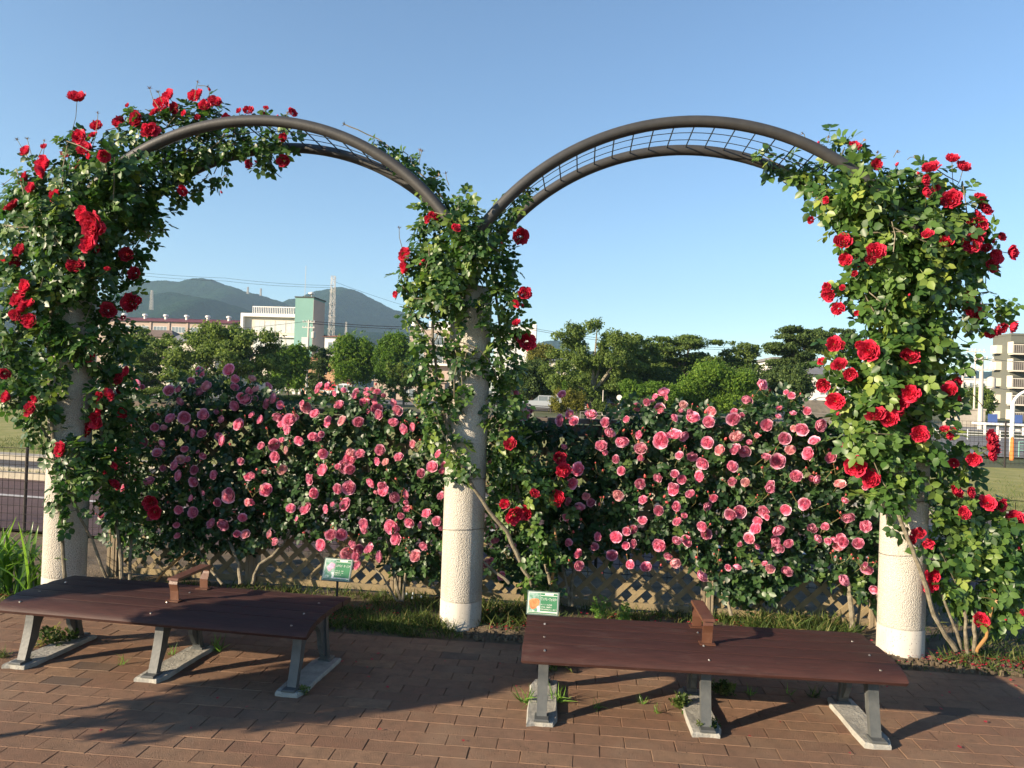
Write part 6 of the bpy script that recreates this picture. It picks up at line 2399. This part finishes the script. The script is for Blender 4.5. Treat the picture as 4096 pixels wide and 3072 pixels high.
railing('long pale guard rail of the far street, seen over the top rail right of centre', 2320, 3320, 1668, 1700, 45, 'rail_grey', 2.6, 2, .022)
railing('white guard rail behind the curved lamp at left of the right rose', 3230, 3420, 1655, 1715, 36, 'rail_grey', 2.2, 2, .02)
railing('dark guard rail of the street left of the tree trunk', 2100, 2620, 1640, 1665, 60, 'wire', 2.0, 3, .04)
railing('white handrail running under the concrete retaining wall at right', 3740, 4000, 1722, 1770, 38, 'frame', 1.4, 3, .02)
railing('white lattice railing further right by the bus shelter', 3990, 4230, 1728, 1790, 34, 'frame', 1.2, 3, .02)
railing('green and white rail at the right edge above the lawn', 4075, 4200, 1778, 1842, 24, 'teal', .9, 4, .02)
# black mesh fence above the right lawn
a = aty(3700, 1850, 18.6)
FN = empty('mesh_fence', (a[0], 18.6, 0), 'tall black mesh fence along the far side of the right lawn', 'fence')
L = 12
for i in range(5):
    MB().tube([(i * 2.15, -i * .25, -.1), (i * 2.15, -i * .25, 1.32)], .028, 8).build('post', M['wire'], FN, True)
mb = MB()
x = 0
while x < 9:
    mb.tube([(x, -x * .116, .02), (x, -x * .116, 1.28)], .004, 3, cap=False)
    x += .11
z = .08
while z < 1.3:
    mb.tube([(0, 0, z), (9, -9 * .116, z)], .005, 3, cap=False)
    z += .12
o = link('mesh_wires', mb.mesh('mesh_wires', M['wire'], fix=False), FN)
o['kind'] = 'stuff'

# concrete retaining wall and shelter at right
xa, z1 = BX(3835, 1632, 66)
xb, _ = BX(3942, 1636, 66)
W_ = empty('retaining_wall', (xa, 66, 0), 'old pale concrete retaining wall behind the utility pole at right', 'wall')
block(W_, 'wall_face', 0, xb - xa, 0, 3, -.1, z1 - .15, 'concrete_wall')
block(W_, 'coping', -.05, xb - xa + .05, -.08, 3.05, z1 - .15, z1, 'concrete_wall')
xa, z1 = BX(3925, 1690, 46)
xb, _ = BX(4180, 1700, 46)
SHL = empty('bus_shelter', (xa, 46, 0), 'white framed shelter with blue panels below the apartments', 'shelter')
w = xb - xa
block(SHL, 'roof', 0, w, -.6, 1.2, z1 - .12, z1, 'white')
for i in range(6):
    block(SHL, 'column', w * i / 5 - .05, w * i / 5 + .05, -.5, -.4, 0, z1 - .12, 'white')
for i in (1, 3, 4):
    block(SHL, 'panel', w * i / 5 + .1, w * (i + 1) / 5 - .1, .9, .95, .5, 1.3, 'blue')
block(SHL, 'notice_board', w * .42, w * .58, -.3, -.25, .3, z1 - .35, 'white')
# orange bollard and notice
p = aty(4046, 1858, 21)
o = lathe([(.06, 0), (.07, .1), (.055, .7), (.02, .78)], 12).build('bollard', M['orange'], None, True)
o.location = (p[0], 21, 0)
tagit(o, 'orange bollard at the foot of the right edge lamp', 'bollard')

# stone slope left of the right rose
xa, z1 = BX(3240, 1600, 46)
mb = MB()
mb.add([(0, 0, 0), (2.9, 0, 0), (2.2, 1.5, z1), (0, 1.5, z1), (2.9, 4, 0), (0, 4, 0)], [(0, 1, 2, 3), (1, 4, 2), (0, 3, 5), (3, 2, 4, 5)])
o = mb.build('stone_slope', M['stone'])
o.location = (xa, 46, 0)
tagit(o, 'sloping dark stone revetment behind the curved lamp', 'stone slope')

# the air between here and the hills
hz = MB().box(-2900, 2900, -22, 3300, -1.2, 460).build('haze', M['white'])
hm = bpy.data.materials.new('haze_air')
hm.use_nodes = True
hn = hm.node_tree
hn.nodes.clear()
pv = hn.nodes.new('ShaderNodeVolumePrincipled')
pv.inputs['Color'].default_value = (.55, .80, 1.0, 1)
pv.inputs['Density'].default_value = .00015
pv.inputs['Anisotropy'].default_value = .2
ho = hn.nodes.new('ShaderNodeOutputMaterial')
hn.links.new(pv.outputs[0], ho.inputs['Volume'])
hz.data.materials.clear()
hz.data.materials.append(hm)
hz['kind'] = 'stuff'
